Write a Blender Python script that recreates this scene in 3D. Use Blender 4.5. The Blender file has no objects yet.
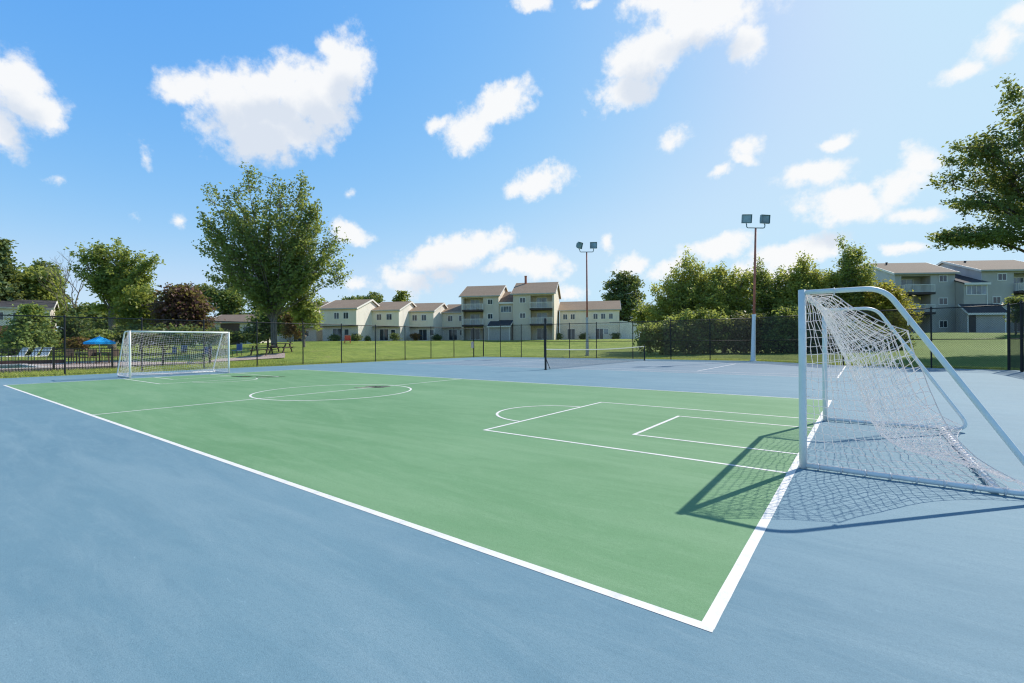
import bpy, math, random
import numpy as np
from mathutils import Vector, Matrix

random.seed(7)
RNG = np.random.default_rng(11)
scene = bpy.context.scene
COL = scene.collection
PI = math.pi

# ------------------------------------------------------------------ camera frame
F = 467.73
CAM = np.array([0.6161, -2.395, 1.4])
YAW, PITCH, ROLL = -0.6439, 0.0007, -0.0059
_fw = np.array([math.sin(YAW)*math.cos(PITCH), math.cos(YAW)*math.cos(PITCH), math.sin(PITCH)])
_rt = np.array([math.cos(YAW), -math.sin(YAW), 0.0])
_up = np.cross(_rt, _fw)
_rt, _up = math.cos(ROLL)*_rt + math.sin(ROLL)*_up, -math.sin(ROLL)*_rt + math.cos(ROLL)*_up
FACE = -YAW                     # rotation of an object whose local x runs along the view's right


def at(px, py, d):
    """survey helper: a point measured at depth d in the photograph, in metres"""
    return CAM + d*(_fw + (px-512)/F*_rt - (py-341.5)/F*_up)


def ray(px, py):
    v = _fw + (px-512)/F*_rt - (py-341.5)/F*_up
    return v/np.linalg.norm(v)


# ------------------------------------------------------------------ terrain
ANCH = []
for px, py, d in [(330, 340.8, 77), (400, 340.6, 81), (462, 340, 85), (553, 339.6, 85), (617, 338.8, 87),
                  (273, 345.2, 42), (895, 332.6, 64), (1024, 332.6, 64), (625, 340, 110), (754, 352, 50),
                  (304, 347, 42), (390, 348, 58), (560, 348, 60), (940, 348, 40)]:
    ANCH.append(at(px, py, d))
for x, y, z in [(-33, 3, 0.02), (-38, 3, 0.02), (-44, 6, 0.05), (-36, 10, 0.08), (-33, -12, 0.02), (-62, 5, .45), (-54, 3, .10), (-51, -3, .08), (-56, 9, .2), (-50, 6, .08), (-90, 10, 1.6),
                (-60, -30, .8), (20, 10, .5), (20, -30, .2), (-30, 34, .12), (-20, 37, .25), (-8, 37, .3), (4, 33, .35)]:
    ANCH.append(np.array([x, y, z]))
ANCH = np.array(ANCH)


def ground_z(x, y):
    x = np.asarray(x, float); y = np.asarray(y, float)
    dx = np.maximum(np.maximum(-28.6-x, x-6.6), 0); dy = np.maximum(np.maximum(-14-y, y-33.4), 0)
    # chamfered back right corner of the enclosure
    q = np.hypot(dx, dy)
    w = 0; s = 0
    for a in ANCH:
        k = 1.0/(((x-a[0])**2+(y-a[1])**2)+12.0)**1.6
        w = w+k; s = s+k*a[2]
    A = s/w
    return np.where(q > 0, A*(1-np.exp(-q/3.0)) - 0.03, -0.03)


# ------------------------------------------------------------------ mesh helper
class MB:
    def __init__(self): self.v = []; self.f = []

    def add(self, vs, fs):
        n = len(self.v); self.v += [tuple(map(float, p)) for p in vs]; self.f += [tuple(i+n for i in q) for q in fs]
        return self

    def box(self, x0, x1, y0, y1, z0, z1, M=None):
        vs = [(x, y, z) for z in (z0, z1) for y in (y0, y1) for x in (x0, x1)]
        if M is not None: vs = [tuple(M @ Vector(p)) for p in vs]
        return self.add(vs, [(0, 2, 3, 1), (4, 5, 7, 6), (0, 1, 5, 4), (2, 6, 7, 3), (0, 4, 6, 2), (1, 3, 7, 5)])

    def prism(self, poly, axis, a, b):
        """extrude a 2D polygon (counter-clockwise) along an axis: 'x' (poly=y,z) 'y' (poly=x,z) 'z' (poly=x,y)"""
        def p3(p, t):
            return {'x': (t, p[0], p[1]), 'y': (p[0], t, p[1]), 'z': (p[0], p[1], t)}[axis]
        n = len(poly)
        vs = [p3(p, a) for p in poly]+[p3(p, b) for p in poly]
        fs = [tuple(range(n))[::-1], tuple(range(n, 2*n))]+[(i, (i+1) % n, n+(i+1) % n, n+i) for i in range(n)]
        return self.add(vs, fs)

    def tube(self, pts, r, sides=8, cap=True):
        P = [Vector(p) for p in pts]; n = len(P)
        R = [r]*n if not hasattr(r, '__len__') else list(r)
        t0 = (P[1]-P[0]).normalized()
        a = Vector((0, 0, 1)) if abs(t0.z) < .9 else Vector((1, 0, 0))
        nrm = t0.cross(a).normalized()
        vs = []; fs = []
        for i in range(n):
            t = (P[min(i+1, n-1)]-P[max(i-1, 0)])
            t = t.normalized() if t.length > 1e-9 else t0
            nrm = (nrm-t*nrm.dot(t))
            nrm = nrm.normalized() if nrm.length > 1e-6 else t.orthogonal().normalized()
            b = t.cross(nrm)
            for k in range(sides):
                an = 2*PI*k/sides
                vs.append(P[i]+(nrm*math.cos(an)+b*math.sin(an))*R[i])
        for i in range(n-1):
            for k in range(sides):
                k2 = (k+1) % sides
                fs.append((i*sides+k, i*sides+k2, (i+1)*sides+k2, (i+1)*sides+k))
        if cap:
            fs.append(tuple(range(sides))[::-1]); fs.append(tuple((n-1)*sides+k for k in range(sides)))
        return self.add(vs, fs)

    def lathe(self, prof, c=(0, 0, 0), n=12):
        vs = []; fs = []
        for r, z in prof:
            for k in range(n):
                vs.append((c[0]+r*math.cos(2*PI*k/n), c[1]+r*math.sin(2*PI*k/n), c[2]+z))
        for i in range(len(prof)-1):
            for k in range(n):
                k2 = (k+1) % n
                fs.append((i*n+k, i*n+k2, (i+1)*n+k2, (i+1)*n+k))
        fs.append(tuple(range(n))[::-1]); fs.append(tuple((len(prof)-1)*n+k for k in range(n)))
        return self.add(vs, fs)

    def build(self, name, m, parent=None, smooth=False, bevel=0):
        me = bpy.data.meshes.new(name); me.from_pydata(self.v, [], self.f); me.validate()
        if smooth: me.polygons.foreach_set('use_smooth', [True]*len(me.polygons))
        me.materials.append(m)
        o = bpy.data.objects.new(name, me); COL.objects.link(o)
        if parent is not None: o.parent = parent
        if bevel:
            b = o.modifiers.new('bevel', 'BEVEL'); b.width = bevel; b.segments = 2; b.limit_method = 'ANGLE'
        return o


def empty(name, loc, label, cat, rotz=0, group=None):
    o = bpy.data.objects.new(name, None); COL.objects.link(o)
    o.location = tuple(loc); o.rotation_euler = (0, 0, rotz); o['label'] = label; o['category'] = cat
    if group: o['group'] = group
    return o


def tag(o, label, cat, group=None):
    o['label'] = label; o['category'] = cat
    if group: o['group'] = group
    return o


def struct(o): o['kind'] = 'structure'; return o


def copy_tree(o, parent=None):
    kids = list(o.children)
    c = o.copy(); COL.objects.link(c)
    if parent is not None: c.parent = parent
    for k in kids: copy_tree(k, c)
    return c


# ------------------------------------------------------------------ materials
class NT:
    def __init__(self, m):
        self.t = m.node_tree; self.n = self.t.nodes; self.l = self.t.links

    def node(self, typ, **kw):
        n = self.n.new(typ)
        for k, v in kw.items(): setattr(n, k, v)
        return n

    def link(self, a, b): self.l.new(a, b)

    def val(self, sock, v):
        if hasattr(v, 'is_linked') or isinstance(v, bpy.types.NodeSocket): self.l.new(v, sock)
        else: sock.default_value = v

    def math(self, op, a, b=0.0, c=0.0, clamp=False):
        n = self.node('ShaderNodeMath', operation=op, use_clamp=clamp)
        self.val(n.inputs[0], a); self.val(n.inputs[1], b)
        if len(n.inputs) > 2: self.val(n.inputs[2], c)
        return n.outputs[0]

    def noise(self, vec, scale, detail=4, rough=.55, dist=0):
        n = self.node('ShaderNodeTexNoise')
        if vec is not None: self.link(vec, n.inputs['Vector'])
        n.inputs['Scale'].default_value = scale; n.inputs['Detail'].default_value = detail
        n.inputs['Roughness'].default_value = rough; n.inputs['Distortion'].default_value = dist
        return n.outputs['Fac']

    def ramp(self, fac, stops, interp='LINEAR'):
        n = self.node('ShaderNodeValToRGB'); n.color_ramp.interpolation = interp
        e = n.color_ramp.elements
        while len(e) < len(stops): e.new(.5)
        for i, (p, c) in enumerate(stops):
            e[i].position = p; e[i].color = (c[0], c[1], c[2], 1) if hasattr(c, '__len__') else (c, c, c, 1)
        self.link(fac, n.inputs[0]); return n.outputs[0]

    def mix(self, fac, a, b, blend='MIX'):
        n = self.node('ShaderNodeMix', data_type='RGBA', blend_type=blend)
        self.val(n.inputs[0], fac)
        for s, v in ((n.inputs[6], a), (n.inputs[7], b)):
            if isinstance(v, bpy.types.NodeSocket): self.link(v, s)
            else: s.default_value = (v[0], v[1], v[2], 1)
        return n.outputs[2]

    def mapping(self, vec, loc=(0, 0, 0), rot=(0, 0, 0), scale=(1, 1, 1), typ='POINT'):
        n = self.node('ShaderNodeMapping', vector_type=typ)
        self.link(vec, n.inputs[0]); n.inputs[1].default_value = loc; n.inputs[2].default_value = rot; n.inputs[3].default_value = scale
        return n.outputs[0]

    def bump(self, h, strength, dist=.01):
        n = self.node('ShaderNodeBump'); n.inputs['Strength'].default_value = strength; n.inputs['Distance'].default_value = dist
        self.link(h, n.inputs['Height']); return n.outputs[0]


def new_mat(name):
    m = bpy.data.materials.new(name); m.use_nodes = True
    t = NT(m); b = t.n['Principled BSDF']
    return m, t, b


def plain(name, col, rough=.6, metal=0, var=.15, scale=6, spec=.4, bump=0):
    m, t, b = new_mat(name)
    tc = t.node('ShaderNodeTexCoord').outputs['Object']
    f = t.noise(tc, scale, 5, .6)
    lo = [c*(1-var) for c in col]; hi = [min(1, c*(1+var)) for c in col]
    t.link(t.ramp(f, [(.3, lo), (.7, hi)]), b.inputs['Base Color'])
    b.inputs['Roughness'].default_value = rough; b.inputs['Metallic'].default_value = metal
    b.inputs['Specular IOR Level'].default_value = spec
    if bump: t.link(t.bump(t.noise(tc, scale*12, 3), bump), b.inputs['Normal'])
    return m


def court_mat(name, col, dark, light, seed):
    m, t, b = new_mat(name)
    tc = t.node('ShaderNodeTexCoord').outputs['Object']
    v = t.mapping(tc, loc=(seed*13.1, seed*7.7, 0))
    warp = t.node('ShaderNodeVectorMath', operation='ADD'); t.link(v, warp.inputs[0])
    big = t.noise(v, .22, 4, .6, .6)
    st = t.noise(t.mapping(v, rot=(0, 0, .35), scale=(.30, 1.5, 1)), .9, 7, .66, 1.2)
    st2 = t.noise(t.mapping(v, rot=(0, 0, -.6), scale=(.5, 3.2, 1)), 1.5, 9, .70, 1.8)
    mid = t.noise(v, 7, 5, .65)
    fine = t.noise(v, 48, 3, .7)
    grit = t.noise(v, 150, 2, .8)
    c = t.mix(t.ramp(big, [(.38, 0), (.62, 1)]), dark, col)
    c = t.mix(t.math('MULTIPLY', t.ramp(st, [(.42, 0), (.68, 1)]), .62), c, light)
    c = t.mix(t.math('MULTIPLY', t.ramp(st2, [(.52, 0), (.72, 1)]), .50), c, light)
    c = t.mix(t.math('MULTIPLY', t.ramp(st2, [(.28, 1), (.46, 0)]), .35), c, [x*.86 for x in dark])
    c = t.mix(t.math('MULTIPLY', t.ramp(mid, [(.50, 0), (.72, 1)]), .22), c, light)
    # chalky scuffs and thin rubber marks
    sc = t.ramp(t.noise(t.mapping(v, rot=(0, 0, 1.1), scale=(1, 5, 1)), 2.2, 9, .75, 2.5), [(.635, 0), (.70, 1)])
    c = t.mix(t.math('MULTIPLY', sc, .35), c, [min(1, x*1.45+.06) for x in light])
    dk = t.ramp(t.noise(t.mapping(v, rot=(0, 0, .2), scale=(.6, 7, 1)), 1.7, 6, .7, 2.0), [(.68, 0), (.74, 1)])
    c = t.mix(t.math('MULTIPLY', dk, .22), c, [x*.6 for x in dark])
    c = t.mix(t.math('MULTIPLY', t.ramp(fine, [(.32, 1), (.52, 0)]), .30), c, [x*.74 for x in dark])
    c = t.mix(t.math('MULTIPLY', t.ramp(grit, [(.35, 1), (.55, 0)]), .34), c, [x*.62 for x in dark])
    c = t.mix(t.math('MULTIPLY', t.ramp(grit, [(.62, 0), (.74, 1)]), .30), c, [min(1, x*1.3+.05) for x in light])
    t.link(c, b.inputs['Base Color'])
    t.link(t.math('MULTIPLY_ADD', st, .2, .66), b.inputs['Roughness'])
    b.inputs['Specular IOR Level'].default_value = .22
    h = t.math('ADD', t.math('MULTIPLY', grit, .7), t.math('MULTIPLY', fine, .5))
    t.link(t.bump(h, .5, .004), b.inputs['Normal'])
    return m


def line_mat():
    m, t, b = new_mat('line_paint')
    tc = t.node('ShaderNodeTexCoord').outputs['Object']
    w = t.noise(tc, 5, 10, .75)
    g = t.noise(tc, 180, 3, .8)
    c = t.mix(t.ramp(w, [(.50, 0), (.70, 1)]), (.82, .79, .74), (.58, .60, .57))
    c = t.mix(t.math('MULTIPLY', t.ramp(g, [(.3, 1), (.5, 0)]), .35), c, (.5, .53, .53))
    t.link(c, b.inputs['Base Color']); b.inputs['Roughness'].default_value = .6
    t.link(t.bump(g, .4, .003), b.inputs['Normal'])
    return m


def lawn_mat():
    m, t, b = new_mat('lawn')
    tc = t.node('ShaderNodeTexCoord').outputs['Object']
    a = t.noise(tc, .09, 4, .6, .5); d = t.noise(tc, .55, 8, .7, .6); e = t.noise(tc, 7, 6, .75); f = t.noise(t.mapping(tc, rot=(0, 0, .5), scale=(.5, 1.6, 1)), .35, 5, .6)
    c = t.mix(t.ramp(a, [(.36, 0), (.64, 1)]), (.27, .36, .062), (.43, .50, .11))
    c = t.mix(t.math('MULTIPLY', t.ramp(f, [(.48, 0), (.60, 1)]), .5), c, (.22, .32, .055))
    c = t.mix(t.math('MULTIPLY', t.ramp(d, [(.48, 0), (.62, 1)]), .65), c, (.17, .26, .048))
    c = t.mix(t.math('MULTIPLY', t.ramp(t.noise(tc, .30, 8, .75, 1), [(.57, 0), (.68, 1)]), .75), c, (.48, .41, .18))
    c = t.mix(t.math('MULTIPLY', t.ramp(e, [(.35, 1), (.6, 0)]), .6), c, (.13, .18, .032))
    # deeper turf towards the grey flats, with some tree shade painted into its colour
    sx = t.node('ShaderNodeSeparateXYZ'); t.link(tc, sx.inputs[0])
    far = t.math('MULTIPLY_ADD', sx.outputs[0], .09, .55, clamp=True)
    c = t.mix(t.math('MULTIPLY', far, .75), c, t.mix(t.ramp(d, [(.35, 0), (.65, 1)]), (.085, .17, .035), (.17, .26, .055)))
    t.link(c, b.inputs['Base Color']); b.inputs['Roughness'].default_value = .8
    b.inputs['Specular IOR Level'].default_value = .15
    t.link(t.bump(t.math('ADD', e, t.noise(tc, 30, 3)), .8, .08), b.inputs['Normal'])
    return m


def leaf_mat(name, dark, light, trans=.35, yellow=None, nscale=.35):
    m = bpy.data.materials.new(name); m.use_nodes = True; t = NT(m)
    t.n.clear()
    out = t.node('ShaderNodeOutputMaterial')
    geo = t.node('ShaderNodeNewGeometry'); tc = t.node('ShaderNodeTexCoord').outputs['Object']
    r = geo.outputs['Random Per Island']
    k = t.math('MULTIPLY_ADD', r, .55, t.math('MULTIPLY', t.ramp(t.noise(tc, nscale, 3, .6), [(.35, 0), (.65, 1)]), .45))
    c = t.mix(k, dark, light)
    if yellow is not None:
        c = t.mix(t.math('MULTIPLY', t.ramp(t.noise(tc, nscale*1.3, 4, .65), [(.52, 0), (.68, 1)]), .8), c, yellow)
    df = t.node('ShaderNodeBsdfPrincipled'); df.inputs['Roughness'].default_value = .5; df.inputs['Specular IOR Level'].default_value = .3
    t.link(c, df.inputs['Base Color'])
    tr = t.node('ShaderNodeBsdfTranslucent')
    t.link(t.mix(.55, c, (.52, .56, .10)) if trans > .2 else c, tr.inputs['Color'])
    ms = t.node('ShaderNodeMixShader'); ms.inputs[0].default_value = trans
    t.link(df.outputs[0], ms.inputs[1]); t.link(tr.outputs[0], ms.inputs[2]); t.link(ms.outputs[0], out.inputs[0])
    return m


def bark_mat(name, a, b_):
    m, t, b = new_mat(name)
    tc = t.node('ShaderNodeTexCoord').outputs['Object']
    n = t.noise(t.mapping(tc, scale=(6, 6, .9)), 2.2, 8, .7)
    t.link(t.ramp(n, [(.35, a), (.7, b_)]), b.inputs['Base Color']); b.inputs['Roughness'].default_value = .9
    t.link(t.bump(n, .8, .05), b.inputs['Normal'])
    return m


def siding_mat(name, col, pitch=.16, var=.06):
    """horizontal lap boards: a saw profile in height, faint weather stains"""
    m, t, b = new_mat(name)
    tc = t.node('ShaderNodeTexCoord').outputs['Object']
    sep = t.node('ShaderNodeSeparateXYZ'); t.link(tc, sep.inputs[0])
    saw = t.math('FRACT', t.math('DIVIDE', sep.outputs[2], pitch))
    n = t.noise(t.mapping(tc, scale=(1, 1, .35)), .9, 6, .6)
    c = t.ramp(n, [(.3, [x*(1-var*2) for x in col]), (.7, [min(1, x*(1+var)) for x in col])])
    c = t.mix(t.math('MULTIPLY', t.ramp(saw, [(0, 1), (.14, 0)]), .4), c, [x*.45 for x in col])
    t.link(c, b.inputs['Base Color']); b.inputs['Roughness'].default_value = .65
    t.link(t.bump(saw, .5, .02), b.inputs['Normal'])
    return m


def shingle_mat(name, a, b_):
    m, t, b = new_mat(name)
    tc = t.node('ShaderNodeTexCoord').outputs['Object']
    br = t.node('ShaderNodeTexBrick'); t.link(t.mapping(tc, scale=(1, 1, 1)), br.inputs[0])
    br.inputs['Scale'].default_value = 3.0; br.inputs['Mortar Size'].default_value = .03
    for i, c in ((1, a), (2, b_), (3, [x*.55 for x in a])): br.inputs[i].default_value = (c[0], c[1], c[2], 1)
    n = t.noise(tc, .6, 6, .65)
    c = t.mix(t.ramp(n, [(.3, 0), (.7, .6)]), br.outputs[0], [x*.72 for x in a])
    t.link(c, b.inputs['Base Color']); b.inputs['Roughness'].default_value = .9
    return m


def brick_mat(name, a, b_, mortar):
    m, t, b = new_mat(name)
    tc = t.node('ShaderNodeTexCoord').outputs['Object']
    br = t.node('ShaderNodeTexBrick'); t.link(t.mapping(tc, rot=(PI/2, 0, 0)), br.inputs[0])
    br.inputs['Scale'].default_value = 4.5; br.inputs['Mortar Size'].default_value = .025
    for i, c in ((1, a), (2, b_), (3, mortar)): br.inputs[i].default_value = (c[0], c[1], c[2], 1)
    t.link(br.outputs[0], b.inputs['Base Color']); b.inputs['Roughness'].default_value = .85
    return m


def glass_mat(name, tint=(.03, .04, .05)):
    m, t, b = new_mat(name)
    tc = t.node('ShaderNodeTexCoord').outputs['Object']
    n = t.noise(tc, .8, 3, .5)
    t.link(t.ramp(n, [(.35, [x*.6 for x in tint]), (.65, [x*1.8 for x in tint])]), b.inputs['Base Color'])
    b.inputs['Roughness'].default_value = .06; b.inputs['Specular IOR Level'].default_value = .7
    t.link(t.bump(t.noise(tc, 1.6, 2), .05, .05), b.inputs['Normal'])
    return m


def water_mat(name, col):
    m, t, b = new_mat(name)
    tc = t.node('ShaderNodeTexCoord').outputs['Object']
    t.link(t.ramp(t.noise(tc, .6, 4), [(.3, [x*.7 for x in col]), (.7, col)]), b.inputs['Base Color'])
    b.inputs['Roughness'].default_value = .08
    t.link(t.bump(t.noise(tc, 3.5, 4), .25, .03), b.inputs['Normal'])
    return m


M = {}
M['blue'] = court_mat('blue_acrylic', (.170, .296, .358), (.142, .260, .326), (.240, .358, .412), 1)
M['blue2'] = court_mat('tennis_acrylic', (.205, .285, .345), (.170, .245, .305), (.27, .35, .40), 2)
M['green'] = court_mat('green_acrylic', (.170, .332, .164), (.142, .296, .138), (.25, .405, .230), 3)
M['line'] = line_mat()
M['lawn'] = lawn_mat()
M['goal'] = plain('goal_paint', (.74, .75, .71), .4, 0, .08, 9, .5)
def goal_paint():
    m, t, b = new_mat('goal_paint'); tc = t.node('ShaderNodeTexCoord').outputs['Object']
    c = t.ramp(t.noise(tc, 7, 6, .65), [(.3, (.74, .76, .73)), (.7, (.86, .86, .83))])
    c = t.mix(t.math('MULTIPLY', t.ramp(t.noise(tc, 26, 6, .75), [(.64, 0), (.70, 1)]), .55), c, (.34, .33, .30))
    c = t.mix(t.math('MULTIPLY', t.ramp(t.noise(tc, 60, 4, .7), [(.68, 0), (.74, 1)]), .6), c, (.24, .13, .08))
    t.link(c, b.inputs['Base Color']); b.inputs['Roughness'].default_value = .42
    t.link(t.bump(t.noise(tc, 40, 4), .15, .003), b.inputs['Normal'])
    return m


M['goal'] = goal_paint()
M['white_bar'] = plain('white_paint', (.80, .80, .78), .45, 0, .06, 8)
M['cord'] = plain('net_cord', (.84, .79, .77), .8, 0, .06, 20, .2)
def cord_mat():
    m = bpy.data.materials.new('net_cord'); m.use_nodes = True; t = NT(m); t.n.clear()
    out = t.node('ShaderNodeOutputMaterial'); tc = t.node('ShaderNodeTexCoord').outputs['Object']
    c = t.ramp(t.noise(tc, 5, 4), [(.3, (.90, .84, .82)), (.7, (.96, .92, .90))])
    d = t.node('ShaderNodeBsdfDiffuse'); q = t.node('ShaderNodeBsdfTranslucent'); x = t.node('ShaderNodeMixShader'); x.inputs[0].default_value = .45
    t.link(c, d.inputs[0]); t.link(c, q.inputs[0]); t.link(d.outputs[0], x.inputs[1]); t.link(q.outputs[0], x.inputs[2]); t.link(x.outputs[0], out.inputs[0])
    return m


M['cord'] = cord_mat()
M['clip'] = plain('net_clip', (.75, .72, .70), .6, 0, .1, 20)
M['black_metal'] = plain('black_vinyl', (.018, .019, .020), .5, 0, .25, 5, .35)
M['wire'] = plain('black_wire', (.020, .021, .022), .55, 0, .25, 5, .3)
M['galv'] = plain('galvanised', (.42, .43, .43), .45, .6, .12, 6)
M['rust'] = plain('rust_brown_steel', (.46, .15, .095), .75, 0, .35, 3)
M['lampgrey'] = plain('lamp_housing', (.20, .29, .30), .4, .2, .12, 6)
M['lens'] = glass_mat('lamp_glass', (.16, .26, .29))
M['tennis_cord'] = plain('tennis_net_cord', (.02, .022, .02), .8, 0, .2, 9)
M['tape'] = plain('net_tape', (.62, .62, .54), .7, 0, .06, 6)
M['glass'] = glass_mat('window_glass')
M['glass_lit'] = glass_mat('window_glass_blinds', (.16, .19, .22))
M['gutter'] = plain('beige_gutter', (.46, .42, .36), .6, 0, .08, 3)
M['trim'] = plain('white_trim', (.82, .77, .70), .5, 0, .06, 3)
M['cream'] = siding_mat('cream_siding', (.86, .745, .58))
M['white_siding'] = siding_mat('white_siding', (.84, .78, .70))
M['lower'] = siding_mat('lower_grey_siding', (.74, .65, .55))
M['taupe'] = siding_mat('taupe_siding', (.66, .565, .45))
M['taupe_light'] = siding_mat('pale_gable_siding', (.86, .76, .62))
M['grey'] = siding_mat('grey_siding', (.50, .46, .41))
M['grey_light'] = siding_mat('pale_grey_siding', (.55, .56, .58))
M['shed'] = siding_mat('shed_boards', (.46, .425, .39), .22)
M['roof_tan'] = shingle_mat('tan_shingles', (.33, .235, .155), (.42, .31, .215))
M['roof_grey'] = shingle_mat('grey_brown_shingles', (.25, .185, .13), (.31, .23, .165))
M['roof_dark'] = shingle_mat('dark_shingles', (.065, .062, .066), (.09, .085, .09))
M['brick'] = brick_mat('red_brick', (.34, .13, .085), (.42, .18, .12), (.45, .38, .33))
M['brown'] = siding_mat('brown_siding', (.11, .065, .055))
M['deck'] = plain('deck_boards', (.07, .05, .045), .8, 0, .3, 3)
M['door_dark'] = plain('dark_door', (.05, .045, .045), .6, 0, .2, 3)
M['concrete'] = plain('pool_deck', (.50, .40, .34), .85, 0, .15, 1.2, .2, .3)
M['pool'] = water_mat('pool_water', (.03, .22, .25)); M['pool'].node_tree.nodes['Principled BSDF'].inputs['Specular IOR Level'].default_value = .2
M['pool_tile'] = plain('pool_coping', (.56, .52, .47), .7, 0, .1, 3)
M['puddle'] = water_mat('puddle_water', (.030, .07, .055))
M['umb'] = plain('blue_canvas', (.02, .40, .82), .75, 0, .12, 3, .2)
M['bluefab'] = plain('blue_fabric', (.07, .13, .28), .8, 0, .2, 4)
M['whitefab'] = plain('white_sling', (.80, .78, .74), .8, 0, .1, 4)
M['wood'] = plain('weathered_wood', (.085, .06, .045), .85, 0, .3, 5)
M['brownbench'] = plain('brown_wall', (.12, .06, .05), .85, 0, .3, 3)
M['red'] = plain('red_plastic', (.62, .12, .06), .5, 0, .15, 5)
M['sign'] = plain('grey_sign', (.34, .35, .36), .5, .3, .1, 6)
M['bark'] = bark_mat('grey_bark', (.10, .085, .07), (.24, .21, .17))
M['bark_dark'] = bark_mat('dark_bark', (.045, .035, .03), (.12, .095, .075))
M['maple'] = leaf_mat('maple_leaves', (.085, .145, .052), (.29, .38, .13), 0.48)
M['olive'] = leaf_mat('olive_leaves', (0.1276, 0.1914, 0.0547), (0.4192, 0.483, 0.1422), 0.5)
M['darkleaf'] = leaf_mat('dark_leaves', (0.0607, 0.1114, 0.0486), (0.1823, 0.2633, 0.0932), 0.38)
M['conifer'] = leaf_mat('conifer_needles', (0.0546, 0.1014, 0.0507), (0.156, 0.2242, 0.0975), 0.3)
M['cedar'] = leaf_mat('cedar_sprays', (0.1368, 0.2187, 0.062), (0.3645, 0.4648, 0.155), 0.38)
M['purple'] = leaf_mat('purple_leaves', (0.0751, 0.0367, 0.04), (0.2334, 0.1084, 0.0967), 0.3)
M['lime'] = leaf_mat('lime_leaves', (.10, .14, .024), (.30, .34, .075), .42)
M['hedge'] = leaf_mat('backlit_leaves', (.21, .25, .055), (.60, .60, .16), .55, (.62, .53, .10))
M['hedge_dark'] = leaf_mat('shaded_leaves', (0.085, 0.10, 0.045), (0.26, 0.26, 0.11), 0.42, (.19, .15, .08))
M['yellow'] = leaf_mat('yellow_leaves', (0.242, 0.2178, 0.029), (0.5808, 0.4598, 0.0605), 0.5)
M['rustleaf'] = leaf_mat('rusty_leaves', (.10, .045, .018), (.27, .13, .05), .3)
M['oak'] = leaf_mat('oak_leaves', (0.0632, 0.1095, 0.0421), (0.2246, 0.2878, 0.1095), 0.46)
M['grassblade'] = leaf_mat('grass_blades', (.34, .40, .08), (.62, .64, .18), .4)

# ------------------------------------------------------------------ world sky with clouds, sun
SUN_AZ = math.atan2(.297, .955); SUN_EL = math.radians(41.0)
w = bpy.data.worlds.new('World'); scene.world = w; w.use_nodes = True
T = NT(w); bg = T.n['Background']
sky = T.node('ShaderNodeTexSky'); sky.sky_type = 'NISHITA'; sky.sun_disc = False
sky.sun_elevation = SUN_EL; sky.sun_rotation = SUN_AZ; sky.air_density = 1.0; sky.dust_density = .5; sky.ozone_density = 1.0
SKY_STRENGTH = .125
# tone the physical sky the way the photograph's development did: deep blue lifted, sunward glare held back
sr = T.node('ShaderNodeSeparateColor'); T.link(sky.outputs[0], sr.inputs[0])
cr = T.node('ShaderNodeCombineColor')
for ch, gain, pw, top in ((0, 1.50, 1.26, .57), (1, 1.02, .64, .80), (2, 1.05, .17, .99)):
    v = T.math('MULTIPLY', T.math('POWER', T.math('MULTIPLY', sr.outputs[ch], SKY_STRENGTH), pw), gain)
    v = T.math('SMOOTH_MIN', v, top, .25)
    T.link(T.math('MULTIPLY', v, 1/SKY_STRENGTH), cr.inputs[ch])
D = T.node('ShaderNodeTexCoord').outputs['Generated']
sp = T.node('ShaderNodeSeparateXYZ'); T.link(D, sp.inputs[0])
az = T.math('ARCTAN2', sp.outputs[0], sp.outputs[1])
el = T.math('ARCSINE', sp.outputs[2])


def azel(px, py):
    v = ray(px, py); return math.atan2(v[0], v[1]), math.asin(v[2])


nz = T.node('ShaderNodeTexNoise'); T.link(D, nz.inputs['Vector'])
nz.inputs['Scale'].default_value = 9; nz.inputs['Detail'].default_value = 9; nz.inputs['Roughness'].default_value = .6
wv = T.node('ShaderNodeVectorMath', operation='SUBTRACT'); T.link(nz.outputs['Color'], wv.inputs[0]); wv.inputs[1].default_value = (.5, .5, .5)
ws = T.node('ShaderNodeVectorMath', operation='SCALE'); T.link(wv.outputs[0], ws.inputs[0]); ws.inputs['Scale'].default_value = .07
cb = T.node('ShaderNodeCombineXYZ'); T.link(az, cb.inputs[0]); T.link(el, cb.inputs[1])
wa = T.node('ShaderNodeVectorMath', operation='ADD'); T.link(cb.outputs[0], wa.inputs[0]); T.link(ws.outputs[0], wa.inputs[1])
flat = T.mapping(wa.outputs[0], scale=(1, 1, 0))
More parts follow.
